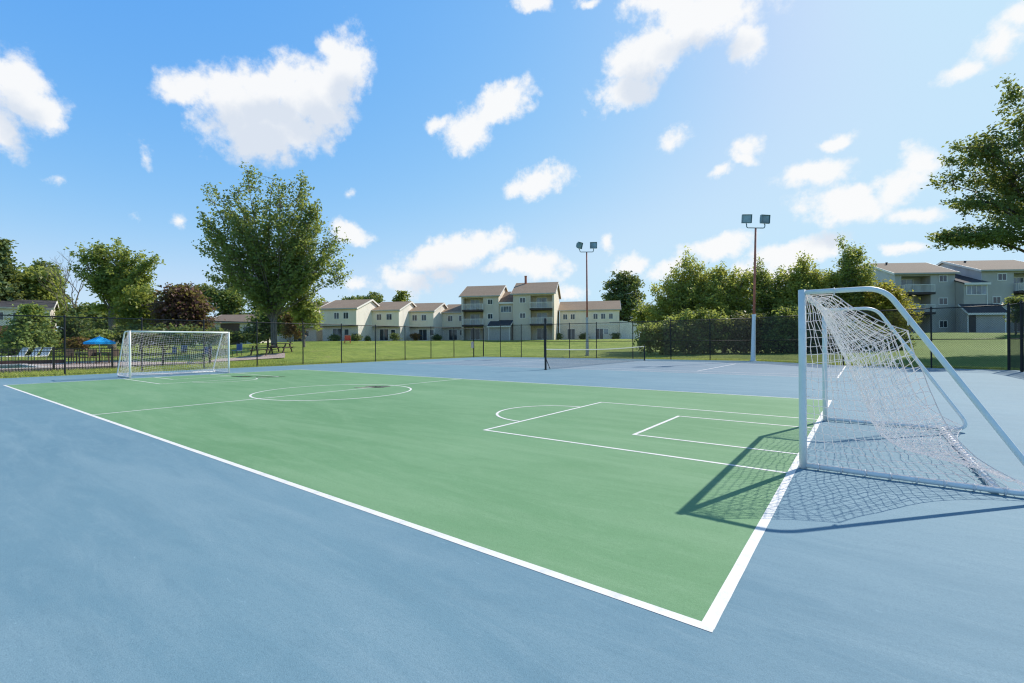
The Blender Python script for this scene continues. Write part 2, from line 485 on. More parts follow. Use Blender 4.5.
# cumulus puffs: centre, half axes, tilt (deg, clockwise positive downwards), thickness
PUFFS = [
    (190, 88, 36, 22, -10, 1), (225, 92, 40, 34, 0, 1), (272, 82, 54, 30, -6, 1.1), (286, 128, 44, 30, 0, 1), (28, 104, 38, 34, 10, 1.05), (258, 118, 62, 50, 0, 1.15), (310, 92, 52, 46, -20, 1.1), (346, 66, 36, 38, -30, 1),
    (262, 146, 44, 26, 0, 1.0), (335, 50, 20, 22, 0, .9), (20, 85, 46, 32, 30, 1), (52, 118, 28, 26, 40, 1), (2, 128, 24, 26, 0, .9), (140, 155, 9, 14, 0, .35),
    (468, 132, 26, 28, -20, 1), (505, 103, 42, 20, -28, 1), (432, 125, 14, 8, -10, .6), (538, 181, 34, 17, -15, 1),
    (705, 18, 74, 30, -8, 1.1), (648, 52, 52, 30, -20, 1), (625, 92, 38, 18, -20, .8), (748, 36, 24, 26, -30, .9), (655, 5, 40, 16, 0, .9),
    (530, 0, 16, 9, 0, .6), (588, 0, 12, 6, 0, .6), (1005, 36, 50, 30, -25, 1.05), (965, 68, 30, 14, -25, .8), (1024, 15, 30, 25, 0, 1),
    (748, 148, 18, 12, -25, .75), (745, 160, 12, 8, 0, .8), (722, 172, 13, 6, -20, .6), (810, 177, 48, 15, -12, 1), (833, 142, 25, 8, -18, .8),
    (850, 206, 66, 19, -4, 1.05), (905, 182, 44, 24, -28, 1), (925, 160, 22, 22, -40, .9), (918, 214, 50, 10, -5, .85), (670, 136, 18, 10, -30, .4),
    (445, 253, 62, 20, -14, 1), (480, 243, 32, 17, -12, 1), (405, 281, 24, 15, 15, .85), (440, 276, 16, 8, 0, .6), (532, 266, 36, 20, 8, 1), (505, 262, 22, 14, 0, .9),
    (355, 233, 18, 9, 25, .7), (357, 285, 22, 12, 0, .75), (632, 266, 22, 12, -10, .8), (715, 250, 46, 15, -12, 1), (803, 252, 56, 16, -16, 1), (668, 272, 26, 10, -20, .8),
    (572, 292, 24, 9, 0, .7), (902, 252, 36, 8, -6, .8), (137, 217, 11, 7, 10, .5), (178, 219, 9, 6, 0, .5), (608, 240, 5, 9, 0, .35), (770, 275, 40, 9, -6, .7),
    (350, 195, 6, 5, 0, .4), (55, 175, 10, 6, 0, .35)]
Fd = None; Fu = None
above = T.mapping(flat, loc=(0, .050, 0))
for cx, cy, rx, ry, ang, s in PUFFS:
    a0, e0 = azel(cx, cy); c_, s_ = math.cos(math.radians(ang)), math.sin(math.radians(ang))
    a1, e1 = azel(cx+rx*c_, cy+rx*s_); a2, e2 = azel(cx+ry*s_, cy-ry*c_)
    L1 = math.hypot(a1-a0, e1-e0); L2 = math.hypot(a2-a0, e2-e0); th = math.atan2(e1-e0, a1-a0)
    mp = T.mapping(flat, (a0, e0, 0), (0, 0, th), (L1, L2, 1), 'TEXTURE')
    ln = T.node('ShaderNodeVectorMath', operation='LENGTH'); T.link(mp, ln.inputs[0])
    v = T.math('MULTIPLY_ADD', ln.outputs['Value'], -1.0*s, s)
    v = T.math('MAXIMUM', v, -1.0)
    Fd = v if Fd is None else T.math('SMOOTH_MAX', Fd, v, .18)
    if rx*ry >= 1100:                                   # big puffs: how much cloud lies above this direction
        mp = T.mapping(above, (a0, e0, 0), (0, 0, th), (L1, L2, 1), 'TEXTURE')
        ln = T.node('ShaderNodeVectorMath', operation='LENGTH'); T.link(mp, ln.inputs[0])
        v = T.math('MAXIMUM', T.math('MULTIPLY_ADD', ln.outputs['Value'], -1.0*s, s), -1.0)
        Fu = v if Fu is None else T.math('MAXIMUM', Fu, v)
zen = T.node('ShaderNodeMapRange', interpolation_type='SMOOTHSTEP'); T.link(el, zen.inputs[0])
zen.inputs[1].default_value = math.radians(34); zen.inputs[2].default_value = math.radians(62); zen.inputs[3].default_value = 1.0; zen.inputs[4].default_value = .42
zc = T.node('ShaderNodeVectorMath', operation='SCALE'); T.link(cr.outputs[0], zc.inputs[0]); T.link(zen.outputs[0], zc.inputs['Scale'])
n1 = T.noise(D, 11, 12, .63, .1)
n3 = T.noise(D, 42, 6, .6)
n2 = T.noise(D, 5.5, 5, .55)
dens = T.math('ADD', Fd, T.math('ADD', T.math('MULTIPLY_ADD', n1, 2.2, -1.10), T.math('MULTIPLY_ADD', n3, .8, -.38)))
cov = T.node('ShaderNodeMapRange', interpolation_type='SMOOTHSTEP'); T.link(dens, cov.inputs[0])
cov.inputs[1].default_value = -.12; cov.inputs[2].default_value = .54
# undersides turn faintly grey-blue, tops stay white
shade = T.node('ShaderNodeMapRange', interpolation_type='SMOOTHSTEP')
T.link(T.math('ADD', Fu, T.math('ADD', T.math('MULTIPLY_ADD', n2, .9, -.45), T.math('MULTIPLY_ADD', n1, 1.0, -.5))), shade.inputs[0])
shade.inputs[1].default_value = .10; shade.inputs[2].default_value = .75
K = 1/SKY_STRENGTH
ccol = T.mix(shade.outputs[0], [x*K for x in (.97, .975, .98)], [x*K for x in (.73, .79, .88)])
final = T.mix(T.math('MULTIPLY', cov.outputs[0], .96), zc.outputs[0], ccol)
T.link(final, bg.inputs['Color']); bg.inputs['Strength'].default_value = SKY_STRENGTH

sun = bpy.data.lights.new('sun', 'SUN'); sun.energy = 5.0; sun.angle = math.radians(.5); sun.color = (1, .935, .84)
so = bpy.data.objects.new('sun', sun); COL.objects.link(so)
S = Vector((math.sin(SUN_AZ)*math.cos(SUN_EL), math.cos(SUN_AZ)*math.cos(SUN_EL), math.sin(SUN_EL)))
so.rotation_euler = S.to_track_quat('Z', 'Y').to_euler(); so.location = (10, 20, 40)

cd = bpy.data.cameras.new('camera'); co = bpy.data.objects.new('camera', cd); COL.objects.link(co); scene.camera = co
cd.sensor_width = 36; cd.lens = F/1024*36; cd.clip_start = .05; cd.clip_end = 3000
Rm = Matrix(((_rt[0], _up[0], -_fw[0]), (_rt[1], _up[1], -_fw[1]), (_rt[2], _up[2], -_fw[2])))
co.matrix_world = Matrix.Translation(Vector(CAM)) @ Rm.to_4x4()
w.cycles.sampling_method = 'MANUAL'; w.cycles.sample_map_resolution = 512
scene.cycles.filter_width = 1.2; scene.cycles.max_bounces = 8; scene.cycles.diffuse_bounces = 5; scene.cycles.glossy_bounces = 2; scene.cycles.transmission_bounces = 6
scene.view_settings.view_transform = 'Standard'; scene.view_settings.look = 'None'; scene.view_settings.exposure = 0

# ------------------------------------------------------------------ ground
def axis_vals(lo, hi, far):
    a = list(np.arange(lo, hi+.01, 2.0)); b = []
    s = 4.0; x = hi
    while x < far: x += s; s *= 1.25; b.append(x)
    c = []; s = 4.0; x = lo
    while x > -far: x -= s; s *= 1.25; c.append(x)
    return np.array(c[::-1]+a+b)


gx = axis_vals(-110, 50, 1600); gy = axis_vals(-40, 130, 1600)
X, Y = np.meshgrid(gx, gy); Z = ground_z(X, Y)
nx = len(gx)
vs = np.stack([X.ravel(), Y.ravel(), Z.ravel()], 1).tolist()
fs = [(j*nx+i, j*nx+i+1, (j+1)*nx+i+1, (j+1)*nx+i) for j in range(len(gy)-1) for i in range(nx-1)]
g = MB(); g.v = vs; g.f = fs
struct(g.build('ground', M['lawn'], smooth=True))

BACK = [(6.2, 27.75), (3.3, 28.3), (-.3, 29.0), (-2.6, 31.4), (-5.4, 33.0), (-16, 32.9), (-28.2, 31.6)]


def sheet(name, poly, z, m, base=None):
    b = MB()
    if base is None: b.add([(x, y, z) for x, y in poly], [tuple(range(len(poly)))])
    else: b.prism(poly, 'z', base, z)
    return struct(b.build(name, m))


sheet('court_pavement', [(-28.2, -14), (6.2, -14)]+BACK, 0.0, M['blue'], -.12)
L, W, PA, PW, GA, GW, CR = 23.21, 10.70, 4.196, 4.134, 2.129, 2.114, 2.145
sheet('tennis_court', [(-23.95, 18.45), (-.1, 18.45), (-.1, 28.6), (-2.4, 29.5), (-23.95, 29.5)], .0015, M['blue2'])
sheet('playing_field', [(-L, 0), (0, 0), (0, W), (-L, W)], .0010, M['green'])
lm = MB()


def line(b, x0, y0, x1, y1, wd, z=.0020):
    dx, dy = x1-x0, y1-y0; l = math.hypot(dx, dy); nx_, ny_ = -dy/l*wd/2, dx/l*wd/2; ex, ey = dx/l*wd/2, dy/l*wd/2
    n = max(2, int(l/.18)); rl = random.Random(int(abs(x0*7+y0*13+x1*3)*100)); e0 = e1 = 0.0; prev = None
    for i in range(n+1):
        a = i/n; e0 = e0*.7+rl.uniform(-.0011, .0011); e1 = e1*.7+rl.uniform(-.0011, .0011)
        ax, ay = x0-ex+(dx+2*ex)*a, y0-ey+(dy+2*ey)*a; h0 = 1+2*e0/wd; h1 = 1+2*e1/wd
        cur = [(ax-nx_*h0, ay-ny_*h0, z), (ax+nx_*h1, ay+ny_*h1, z)]
        if prev: b.add([prev[0], cur[0], cur[1], prev[1]], [(0, 1, 2, 3)])
        prev = cur


def arc(b, cx, cy, r, a0, a1, wd, z, n=64):
    for i in range(n):
        t0, t1 = a0+(a1-a0)*i/n, a0+(a1-a0)*(i+1)/n
        q = [(cx+rr*math.cos(t), cy+rr*math.sin(t), z) for rr, t in ((r-wd/2, t0), (r+wd/2, t0), (r+wd/2, t1), (r-wd/2, t1))]
        b.add(q, [(0, 1, 2, 3)])


c0 = W/2
line(lm, -L, 0, 0, 0, .062); line(lm, 0, .031, 0, W, .066, .0022); line(lm, -L, W, 0, W, .05, .0024); line(lm, -L, 0.031, -L, W, .055, .0026)
line(lm, -L/2, 0.031, -L/2, W, .052, .0028)
arc(lm, -L/2, c0, CR, 0, 2*PI, .055, .0030, 96)
for sx in (0, 1):
    X0 = 0 if not sx else -L; q = -1 if not sx else 1
    for a, wd, zz in ((PA, PW, .0032), (GA, GW, .0038)):
        line(lm, X0, c0-wd/2, X0+q*a, c0-wd/2, .05, zz); line(lm, X0, c0+wd/2, X0+q*a, c0+wd/2, .05, zz)
        line(lm, X0+q*a, c0-wd/2, X0+q*a, c0+wd/2, .055, zz+.0003)
    ctr = X0+q*PA; rr = 1.10
    arc(lm, ctr, c0, rr, PI/2 if q < 0 else -PI/2, 3*PI/2 if q < 0 else PI/2, .05, .0044)
struct(lm.build('field_markings', M['line']))
tm = MB()
for x in (-.14, -5.5, -18.4, -23.9): line(tm, x, 18.5 if x in (-.14, -23.9) else 19.9, x, 28.6 if x > -1 else (29.4 if x < -20 else 28.1), .055, .0025)
for y, x1 in ((18.5, -.2), (19.87, -.2), (24, -5.5), (28.1, -.6), (29.47, -2.5)): line(tm, -23.9 if y != 24 else -18.4, y, x1, y, .05, .0030)
struct(tm.build('tennis_markings', M['line']))


def puddle(cx, cy, rx, ry, seed, rot=0):
    rnd = random.Random(seed); n = 28; ph = [rnd.uniform(0, 6.28) for _ in range(4)]
    vs = [(cx, cy, .0060)]
    for i in range(n):
        a = 2*PI*i/n; k = 1+.22*math.sin(2*a+ph[0])+.16*math.sin(3*a+ph[1])+.1*math.sin(5*a+ph[2])
        x, y = rx*k*math.cos(a), ry*k*math.sin(a)
        vs.append((cx+x*math.cos(rot)-y*math.sin(rot), cy+x*math.sin(rot)+y*math.cos(rot), .0060))
    struct(MB().add(vs, [(0, 1+i, 1+(i+1) % n) for i in range(n)]).build('puddle', M['puddle']))


def gpt(px, py, z=0.0):
    v = _fw + (px-512)/F*_rt - (py-341.5)/F*_up; t = (z-CAM[2])/v[2]; return CAM+t*v


for i, (px, py, a, b) in enumerate([(243, 376.6, .42, .28), (268, 377.0, .55, .22), (378, 386.8, .42, .26), (362, 387.6, .2, .12)]):
    p = gpt(px, py); puddle(p[0], p[1], a, b, 40+i, FACE)


# ------------------------------------------------------------------ soccer goals
def curve_pts(P, n):
    """Catmull-Rom through P, resampled to n points evenly by length"""
    P = [np.array(p, float) for p in P]; Q = [2*P[0]-P[1]]+P+[2*P[-1]-P[-2]]; out = []
    for i in range(1, len(Q)-2):
        for t in np.linspace(0, 1, 24, endpoint=False):
            a, b, c, d = Q[i-1:i+3]
            out.append(.5*(2*b+(c-a)*t+(2*a-5*b+4*c-d)*t*t+(3*b-a-3*c+d)*t**3))
    out.append(P[-1]); out = np.array(out)
    s = np.r_[0, np.cumsum(np.linalg.norm(np.diff(out, axis=0), axis=1))]
    return np.array([[np.interp(u, s, out[:, k]) for k in range(out.shape[1])] for u in np.linspace(0, s[-1], n)])


GH, GG = 1.91, 3.72          # bar centre height, post spacing


def rounded(P, r, n=7):
    """polyline with rounded corners"""
    P = [Vector(p) for p in P]; out = [P[0]]
    for i in range(1, len(P)-1):
        a = (P[i-1]-P[i]).normalized(); b = (P[i+1]-P[i]).normalized(); rr = r[i-1]
        ang = a.angle(b); cut = rr/math.tan(ang/2)
        p0 = P[i]+a*cut; p1 = P[i]+b*cut
        for k in range(n+1):
            t = k/n; out.append((1-t)**2*p0+2*t*(1-t)*P[i]+t*t*p1)
    out.append(P[-1]); return out


def make_goal(label):
    g = empty('soccer_goal', (0, 0, 0), label, 'goal', 0, 'soccer goals')
    h = GG/2
    for s in (-1, 1):
        MB().tube([(0, s*h, .0), (0, s*h, .6), (0, s*h, 1.2), (0, s*h, GH+.034)], .036, 16).build('goalpost', M['goal'], g, True)
        side = rounded([(.03, s*h, GH+.005), (.70, s*h, GH+.005), (1.83, s*h, .033), (.03, s*h, .033)], [.28, .13], 9)
        MB().tube(side, .0255, 12).build('side_frame', M['goal'], g, True)
    MB().tube([(0, -h+.03, GH), (0, -.9, GH), (0, .9, GH), (0, h-.03, GH)], .036, 16).build('crossbar', M['goal'], g, True)
    MB().tube([(1.49, -h+.02, .034), (1.49, 0, .034), (1.49, h-.02, .034)], .026, 12).build('rear_bar', M['white_bar'], g, True)
    # --- net: back sheet hanging from crossbar to rear bar, held up at the sides only
    rnd = np.random.default_rng(5)
    nt, ns = 31, 42
    E = curve_pts([(.0, GH-.03), (.17, GH-.03), (.29, GH-.035), (.44, GH-.17), (.60, GH-.28), (.76, GH-.375), (.875, GH-.42), (.885, GH-.45), (.93, 1.27), (.99, 1.09), (1.11, .70), (1.23, .46), (1.42, .26), (1.66, .12), (1.74, .05)], nt)
    Mi = curve_pts([(.0, GH-.03), (.07, GH-.12), (.21, 1.45), (.37, 1.05), (.53, .62), (.66, .26), (.82, .08), (1.05, .035), (1.30, .045), (1.49, .066)], nt)
    G = np.zeros((ns+1, nt, 3))
    for i in range(ns+1):
        s = i/ns
        wgt = np.clip(math.sin(PI*s), 0, 1)**.85 if 0 < s < 1 else 0
        prof = (1-wgt)*E+wgt*Mi
        G[i, :, 0] = prof[:, 0]; G[i, :, 2] = prof[:, 1]; G[i, :, 1] = -h+.01+(GG-.02)*s
        G[i, -1, 2] = .066
    jit = rnd.normal(0, 1, G.shape)*np.array([.009, .010, .008])
    jit[:, 0] *= .1; jit[:, -1] *= .2; jit[0] *= .35; jit[-1] *= .35
    G += jit; G[:, :, 2] = np.maximum(G[:, :, 2], .012)
    # low frequency folds
    for i in range(ns+1):
        for j in range(1, nt-1):
            k = math.sin(PI*i/ns)
            G[i, j, 0] += .014*k*math.sin(i*.9+j*.25)*math.sin(PI*j/nt)
    nb = MB(); r = .0031
    for i in range(ns+1): nb.tube(G[i], r if 0 < i < ns else r*1.5, 4, False)
    for j in range(nt): nb.tube(G[:, j], r if j else r*1.7, 4, False)
    # --- side sheets
    nv, nu = 20, 17
    for s in (-1, 1):
        edge = (G[0] if s < 0 else G[-1])
        ei = [int(round((nt-1)*(1-.93*k/nv))) for k in range(nv+1)]
        S_ = np.zeros((nv+1, nu+1, 3))
        for k in range(nv+1):
            z = .06+(GH-.10)*k/nv
            tt = (nt-1)*(1-.94*(k/nv)**.9); j0 = int(min(tt, nt-2)); fr = tt-j0
            e = edge[j0]*(1-fr)+edge[j0+1]*fr
            for u in range(nu+1):
                t = (u/nu)
                p = np.array([0.035, s*h, z])*(1-t)+e*t
                p[2] -= (.07*math.sin(PI*t))*(1 if k else 0)*(.4+.6*math.sin(PI*k/nv))
                p[1] = s*h+(e[1]-s*h)*t
                if 0 < u < nu and k: p += rnd.normal(0, 1, 3)*np.array([.006, .012, .006])
                if k == 0: p = np.array([.035+(1.66-.035)*t, s*(h-.0), .062])
                S_[k, u] = p
        for k in range(nv+1): nb.tube(S_[k], r, 4, False)
        for u in range(nu+1): nb.tube(S_[:, u], r if u else r*1.4, 4, False)
    nb.build('net', M['cord'], g, False)
    # ties around the tubes
    for s in (-1, 1):
        for x in np.arange(.14, 1.62, .20):
            cl = MB()
            for q in (0.,):
                a = [(x+.02*q, s*h+.034*math.cos(t), .033+.034*math.sin(t)) for t in np.linspace(0, 2*PI, 9)]
                cl.tube(a, .008, 4, False)
            cl.build('tie', M['clip'], g)
        for (x, z) in ((.29, GH), (.885, 1.57)):
            a = [(x, s*h+.035*math.cos(t), z+.035*math.sin(t)) for t in np.linspace(0, 2*PI, 9)]
            MB().tube(a, .006, 4, False).build('tie', M['clip'], g)
    for y in np.arange(-h+.1, h, .16):
        a = [(1.49+.034*math.cos(t), y, .036+.034*math.sin(t)) for t in np.linspace(0, 2*PI, 9)]; MB().tube(a, .006, 4, False).build('tie', M['clip'], g)
    return g


goal = make_goal('near pale soccer goal at right with a sagging white net and bent side frames')
goal.location = (.085, c0+.10, .004)
goal2 = copy_tree(goal); goal2.location = (-L-.10, c0+.02, .004); goal2.rotation_euler = (0, 0, PI)
goal2['label'] = 'far white soccer goal at the left end of the green field before the pool fence'


# ------------------------------------------------------------------ chain link fences
def screen_mat():
    m = bpy.data.materials.new('windscreen_mesh'); m.use_nodes = True; t = NT(m); t.n.clear()
    out = t.node('ShaderNodeOutputMaterial'); tc = t.node('ShaderNodeTexCoord').outputs['Object']
    d = t.node('ShaderNodeBsdfDiffuse'); q = t.node('ShaderNodeBsdfTransparent'); x = t.node('ShaderNodeMixShader')
    t.link(t.ramp(t.noise(tc, .8, 5), [(.3, (.085, .072, .058)), (.7, (.12, .10, .08))]), d.inputs[0])
    t.link(t.math('MULTIPLY_ADD', t.noise(tc, .5, 4), .25, .24), x.inputs[0])
    t.link(q.outputs[0], x.inputs[1]); t.link(d.outputs[0], x.inputs[2]); t.link(x.outputs[0], out.inputs[0])
    return m


M['screen'] = screen_mat()


def windscreen(fence_root, pts, z0, z1, off):
    O_ = fence_root.location; b = MB(); n = len(pts)
    vs = [(x-O_[0]+off[0], y-O_[1]+off[1], z) for z in (z0, z1) for x, y in pts]
    b.add(vs, [(i, i+1, n+i+1, n+i) for i in range(n-1)]); return b.build('windscreen', M['screen'], fence_root)


def fence(name, label, pts, H, posts, mid=False, group='chain link fences around the court', thick=()):
    """pts: polyline on the ground; posts: list of (x,y)"""
    g = empty(name, (pts[0][0], pts[0][1], 0), label, 'fence', 0, group)
    O = np.array([pts[0][0], pts[0][1], 0])
    wire = MB(); rail = MB(); low = MB()
    for a, b in zip(pts[:-1], pts[1:]):
        a = np.array(a); b = np.array(b); Ld = np.linalg.norm(b-a); d = (b-a)/Ld
        def P3(u, z): return np.array([a[0]+d[0]*u, a[1]+d[1]*u, z])-O
        sp_ = .085
        n0 = -int(H/sp_)-1
        for k in range(n0, int(Ld/sp_)+1):
            u0 = k*sp_; 
            for sg in (1, -1):
                lo, hi = (u0, u0+H)
                ua, ub = max(lo, 0), min(hi, Ld)
                if ub-ua < .05: continue
                za, zb = (ua-lo)+.03, (ub-lo)+.0
                if sg < 0: za, zb = H-za+.03, H-zb+.03
                wire.tube([P3(ua, za), P3(ub, min(max(zb, .03), H))], .0030, 3, False)
        rail.tube([P3(0, H), P3(Ld, H)], .024, 8)
        rail.tube([P3(0, .06), P3(Ld, .06)], .006, 5)
        if mid: rail.tube([P3(0, H*.48), P3(Ld, H*.48)], .020, 8)
    wire.build('chain_link', M['wire'], g)
    rail.build('rail', M['black_metal'], g, True)
    for i, (x, y) in enumerate(posts):
        r = .052 if i in thick else .034
        b = MB().lathe([(r, -.05), (r, H+.02), (r*1.25, H+.02), (r*1.2, H+.05), (.01, H+.10)], (x-O[0], y-O[1], 0), 10)
        b.build('post', M['black_metal'], g, False)
    return g


FX = -28.3
py_ = [-8.6, -5.8, -3.0, -.2, 2.39, 5.22, 7.98, 10.79, 13.65, 16.44, 19.27, 22.06, 24.83, 27.58, 30.2, 31.6]
fence('chain_link_fence', 'black chain link fence behind the far goal along the pool side lawn', [(FX, -8.6), (FX, 31.6)], 2.65, [(FX, y) for y in py_], thick=(14, 15))
bp = [(FX+.12, 31.62), (-16, 33.02), (-5.35, 33.12), (-2.5, 31.5), (-.25, 29.1), (3.3, 28.4), (5.75, 27.86)]
bf = fence('chain_link_fence', 'tall black chain link fence along the back of the tennis court before the hedge', bp, 2.92,
      [(-26.4, 31.8), (-24.2, 32.07), (-21.9, 32.34), (-19.5, 32.62), (-17.1, 32.9), (-14, 33.05), (-11, 33.07), (-8.2, 33.1), (-2.5, 31.5), (-.25, 29.1), (3.3, 28.4)], mid=True)
windscreen(bf, [(-11.6, 33.06), (-5.35, 33.12), (-2.5, 31.5), (-.25, 29.1)], .12, 2.88, (.02, .045))
rf_ = fence('chain_link_fence', 'black chain link fence return at the right edge in front of the grey apartment block', [(5.85, 27.8), (5.97, 26.3), (6.45, 12)], 2.92,
      [(5.85, 27.8), (5.97, 26.3), (6.2, 22.6), (6.35, 19), (6.4, 15.5), (6.45, 12)], mid=True, thick=(0, 1))
windscreen(rf_, [(5.85, 27.8), (5.97, 26.3), (6.45, 12)], .12, 2.6, (.05, 0))
p = at(471.8, 345, 41.6)
sg = empty('fence_sign', (FX+.06, 29.95, p[2]), 'small grey notice plate hung on the chain link fence near its corner post', 'sign', PI/2)
MB().box(-.17, .17, -.008, .008, -.3, .3).build('plate', M['sign'], sg, bevel=.004)
MB().tube([(-.14, .012, .26), (.14, .012, .26)], .008, 6).build('bracket', M['black_metal'], sg)
MB().tube([(-.14, .012, -.26), (.14, .012, -.26)], .008, 6).build('bracket', M['black_metal'], sg)

# ------------------------------------------------------------------ tennis net
tn = empty('tennis_net', (-11.95, 17.1, 0), 'black tennis net with white top tape across the far blue court', 'net')
nl = 13.1; nh = 1.02
MB().lathe([(.075, 0), (.075, .02), (.05, .03), (.05, 2.52), (.055, 2.52), (.03, 2.58)], (0, 0, 0), 12).build('post', M['black_metal'], tn)
MB().tube([(0, .05, .55), (0, .42, .02)], .018, 6).build('brace', M['black_metal'], tn)
MB().lathe([(.075, 0), (.075, .02), (.045, .03), (.045, 1.1), (.02, 1.13)], (0, nl, 0), 12).build('post', M['black_metal'], tn)


def nz_(y): return nh-.10*math.sin(PI*y/nl)


nb = MB()
for y in np.arange(.1, nl-.05, .06): nb.tube([(0, y, .03), (0, y, nz_(y))], .0028, 3, False)
for k in range(1, 19):
    nb.tube([(0, y, .03+(nz_(y)-.03)*k/19) for y in np.linspace(.06, nl-.06, 9)], .0028, 3, False)
nb.build('netting', M['tennis_cord'], tn)
tb = MB(); ys = np.linspace(.05, nl-.05, 13)
for a, b in zip(ys[:-1], ys[1:]):
    tb.add([(x, y, z) for y in (a, b) for x, z in ((-.012, nz_(y)-.026), (.012, nz_(y)-.026), (.012, nz_(y)+.026), (-.012, nz_(y)+.026))],
           [(0, 1, 5, 4), (1, 2, 6, 5), (2, 3, 7, 6), (3, 0, 4, 7)])
tb.build('top_tape', M['tape'], tn)


# ------------------------------------------------------------------ floodlight poles
def floodlight_pole(loc, label, H, sleeve, heads, lowmat, rz):
    g = empty('floodlight_pole', loc, label, 'light pole', rz, 'floodlight poles beside the court')
    MB().lathe([(.20, 0), (.20, .05), (.155, .06), (.11, sleeve), (.13, sleeve+.01), (.13, sleeve+.16), (.08, sleeve+.17)], n=14).build('base_sleeve', lowmat, g, False)
    MB().tube([(0, 0, sleeve+.1), (0, 0, H*.6), (0, 0, H)], [.085, .075, .06], 12).build('pole', M['rust'], g, True)
    a = .62
    arm = rounded([(-a, 0, H+.28), (-a, 0, H+.02), (a, 0, H+.02), (a, 0, H+.28)], [.14, .14], 5)
    MB().tube(arm, .035, 8).build('crossarm', M['lampgrey'], g, True)
    for s, yaw, tilt in heads:
        R = Matrix.Translation((s*a, 0, H+.62)) @ Matrix.Rotation(yaw, 4, 'Z') @ Matrix.Rotation(tilt, 4, 'X')
        b = MB(); b.box(-.30, .30, -.02, .10, -.27, .27, R)
        b.box(-.22, .22, .10, .24, -.18, .18, R)                          # ballast housing behind
        for q in (-.315, .30): b.box(q, q+.015, -.10, .05, -.285, .285, R)   # visor rims
        b.box(-.315, .315, -.10, .05, .27, .285, R); b.box(-.315, .315, -.10, .05, -.285, -.27, R)
        b.tube([R @ Vector((0, .05, -.31)), (s*a, 0, H+.24)], .03, 8)
        f = b.build('floodlight', M['lampgrey'], g)
        MB().box(-.27, .27, -.035, -.022, -.24, .24, R).build('lens', M['lens'], f)
    return g


p2 = at(754.3, 361, 32.1)
floodlight_pole((-5.35, 32.72, 0), 'rusty floodlight pole with white base sleeve and two heads standing before the leafy hedge', 9.0, 3.0, [(-1, -.10, .10), (1, .12, .06)], M['white_bar'], FACE).rotation_euler[1] = .026
p1 = at(587.3, 356, 42.5)
floodlight_pole((p1[0], p1[1], float(ground_z(p1[0], p1[1]))), 'slim floodlight pole with grey lower half beyond the tennis net before the beige flats', 9.4, 3.3, [(-1, .85, .25), (1, -.05, .02)], M['galv'], FACE)

# ------------------------------------------------------------------ buildings
def facade_window(par, x, z, w_, h_, y, lit=False, name='window', panes=2, rotM=None):
    """frame proud of the wall with its pane a child; local face at y looking to -y"""
    f = .09; b = MB(); y0 = y-.05
    b.box(x-w_/2, x-w_/2+f, y0, y-.004, z, z+h_, rotM); b.box(x+w_/2-f, x+w_/2, y0, y-.004, z, z+h_, rotM)
    b.box(x-w_/2+f, x+w_/2-f, y0, y-.004, z, z+f, rotM); b.box(x-w_/2+f, x+w_/2-f, y0, y-.004, z+h_-f, z+h_, rotM)
    for k in range(1, panes):
        xm = x-w_/2+w_*k/panes
        b.box(xm-.03, xm+.03, y0+.004, y-.004, z+f, z+h_-f, rotM)
    o = b.build(name, M['trim'], par)
    MB().box(x-w_/2+f, x+w_/2-f, y-.028, y-.006, z+f, z+h_-f, rotM).build('pane', M['glass_lit'] if lit else M['glass'], o)
    return o


def gable_roof(par, x0, x1, y0, y1, ze, rise, m, ov=.35, th=.16, trim=True):
    """ridge along x; eaves at y0 and y1"""
    ym = (y0+y1)/2; k = rise/((y1-y0)/2); e = ov*k
    b = MB()
    b.prism([(y0-ov, ze-e), (ym, ze+rise), (ym, ze+rise+th), (y0-ov, ze-e+th)], 'x', x0-ov, x1+ov)
    b.prism([(ym, ze+rise), (y1+ov, ze-e), (y1+ov, ze-e+th), (ym, ze+rise+th)], 'x', x0-ov, x1+ov)
    r = b.build('roof', m, par)
    if trim:
        for xa, xb in ((x0-ov-.04, x0-ov-.002), (x1+ov+.002, x1+ov+.04)):
            t = MB()
            t.prism([(y0-ov, ze-e-.10), (ym, ze+rise-.10), (ym, ze+rise+th+.02), (y0-ov, ze-e+th+.02)], 'x', xa, xb)
            t.prism([(ym, ze+rise-.10), (y1+ov, ze-e-.10), (y1+ov, ze-e+th+.02), (ym, ze+rise+th+.02)], 'x', xa, xb)
            t.build('rake_trim', M['trim'], r)
        MB().box(x0-ov, x1+ov, y0-ov-.04, y0-ov-.003, ze-e-.04, ze-e+th+.01).build('gutter', M['gutter'], r)
    return r


def gable_walls(b, x0, x1, y0, y1, z0, ze, rise):
    ym = (y0+y1)/2
    b.prism([(y0, z0), (y1, z0), (y1, ze), (ym, ze+rise), (y0, ze)], 'x', x0, x1)


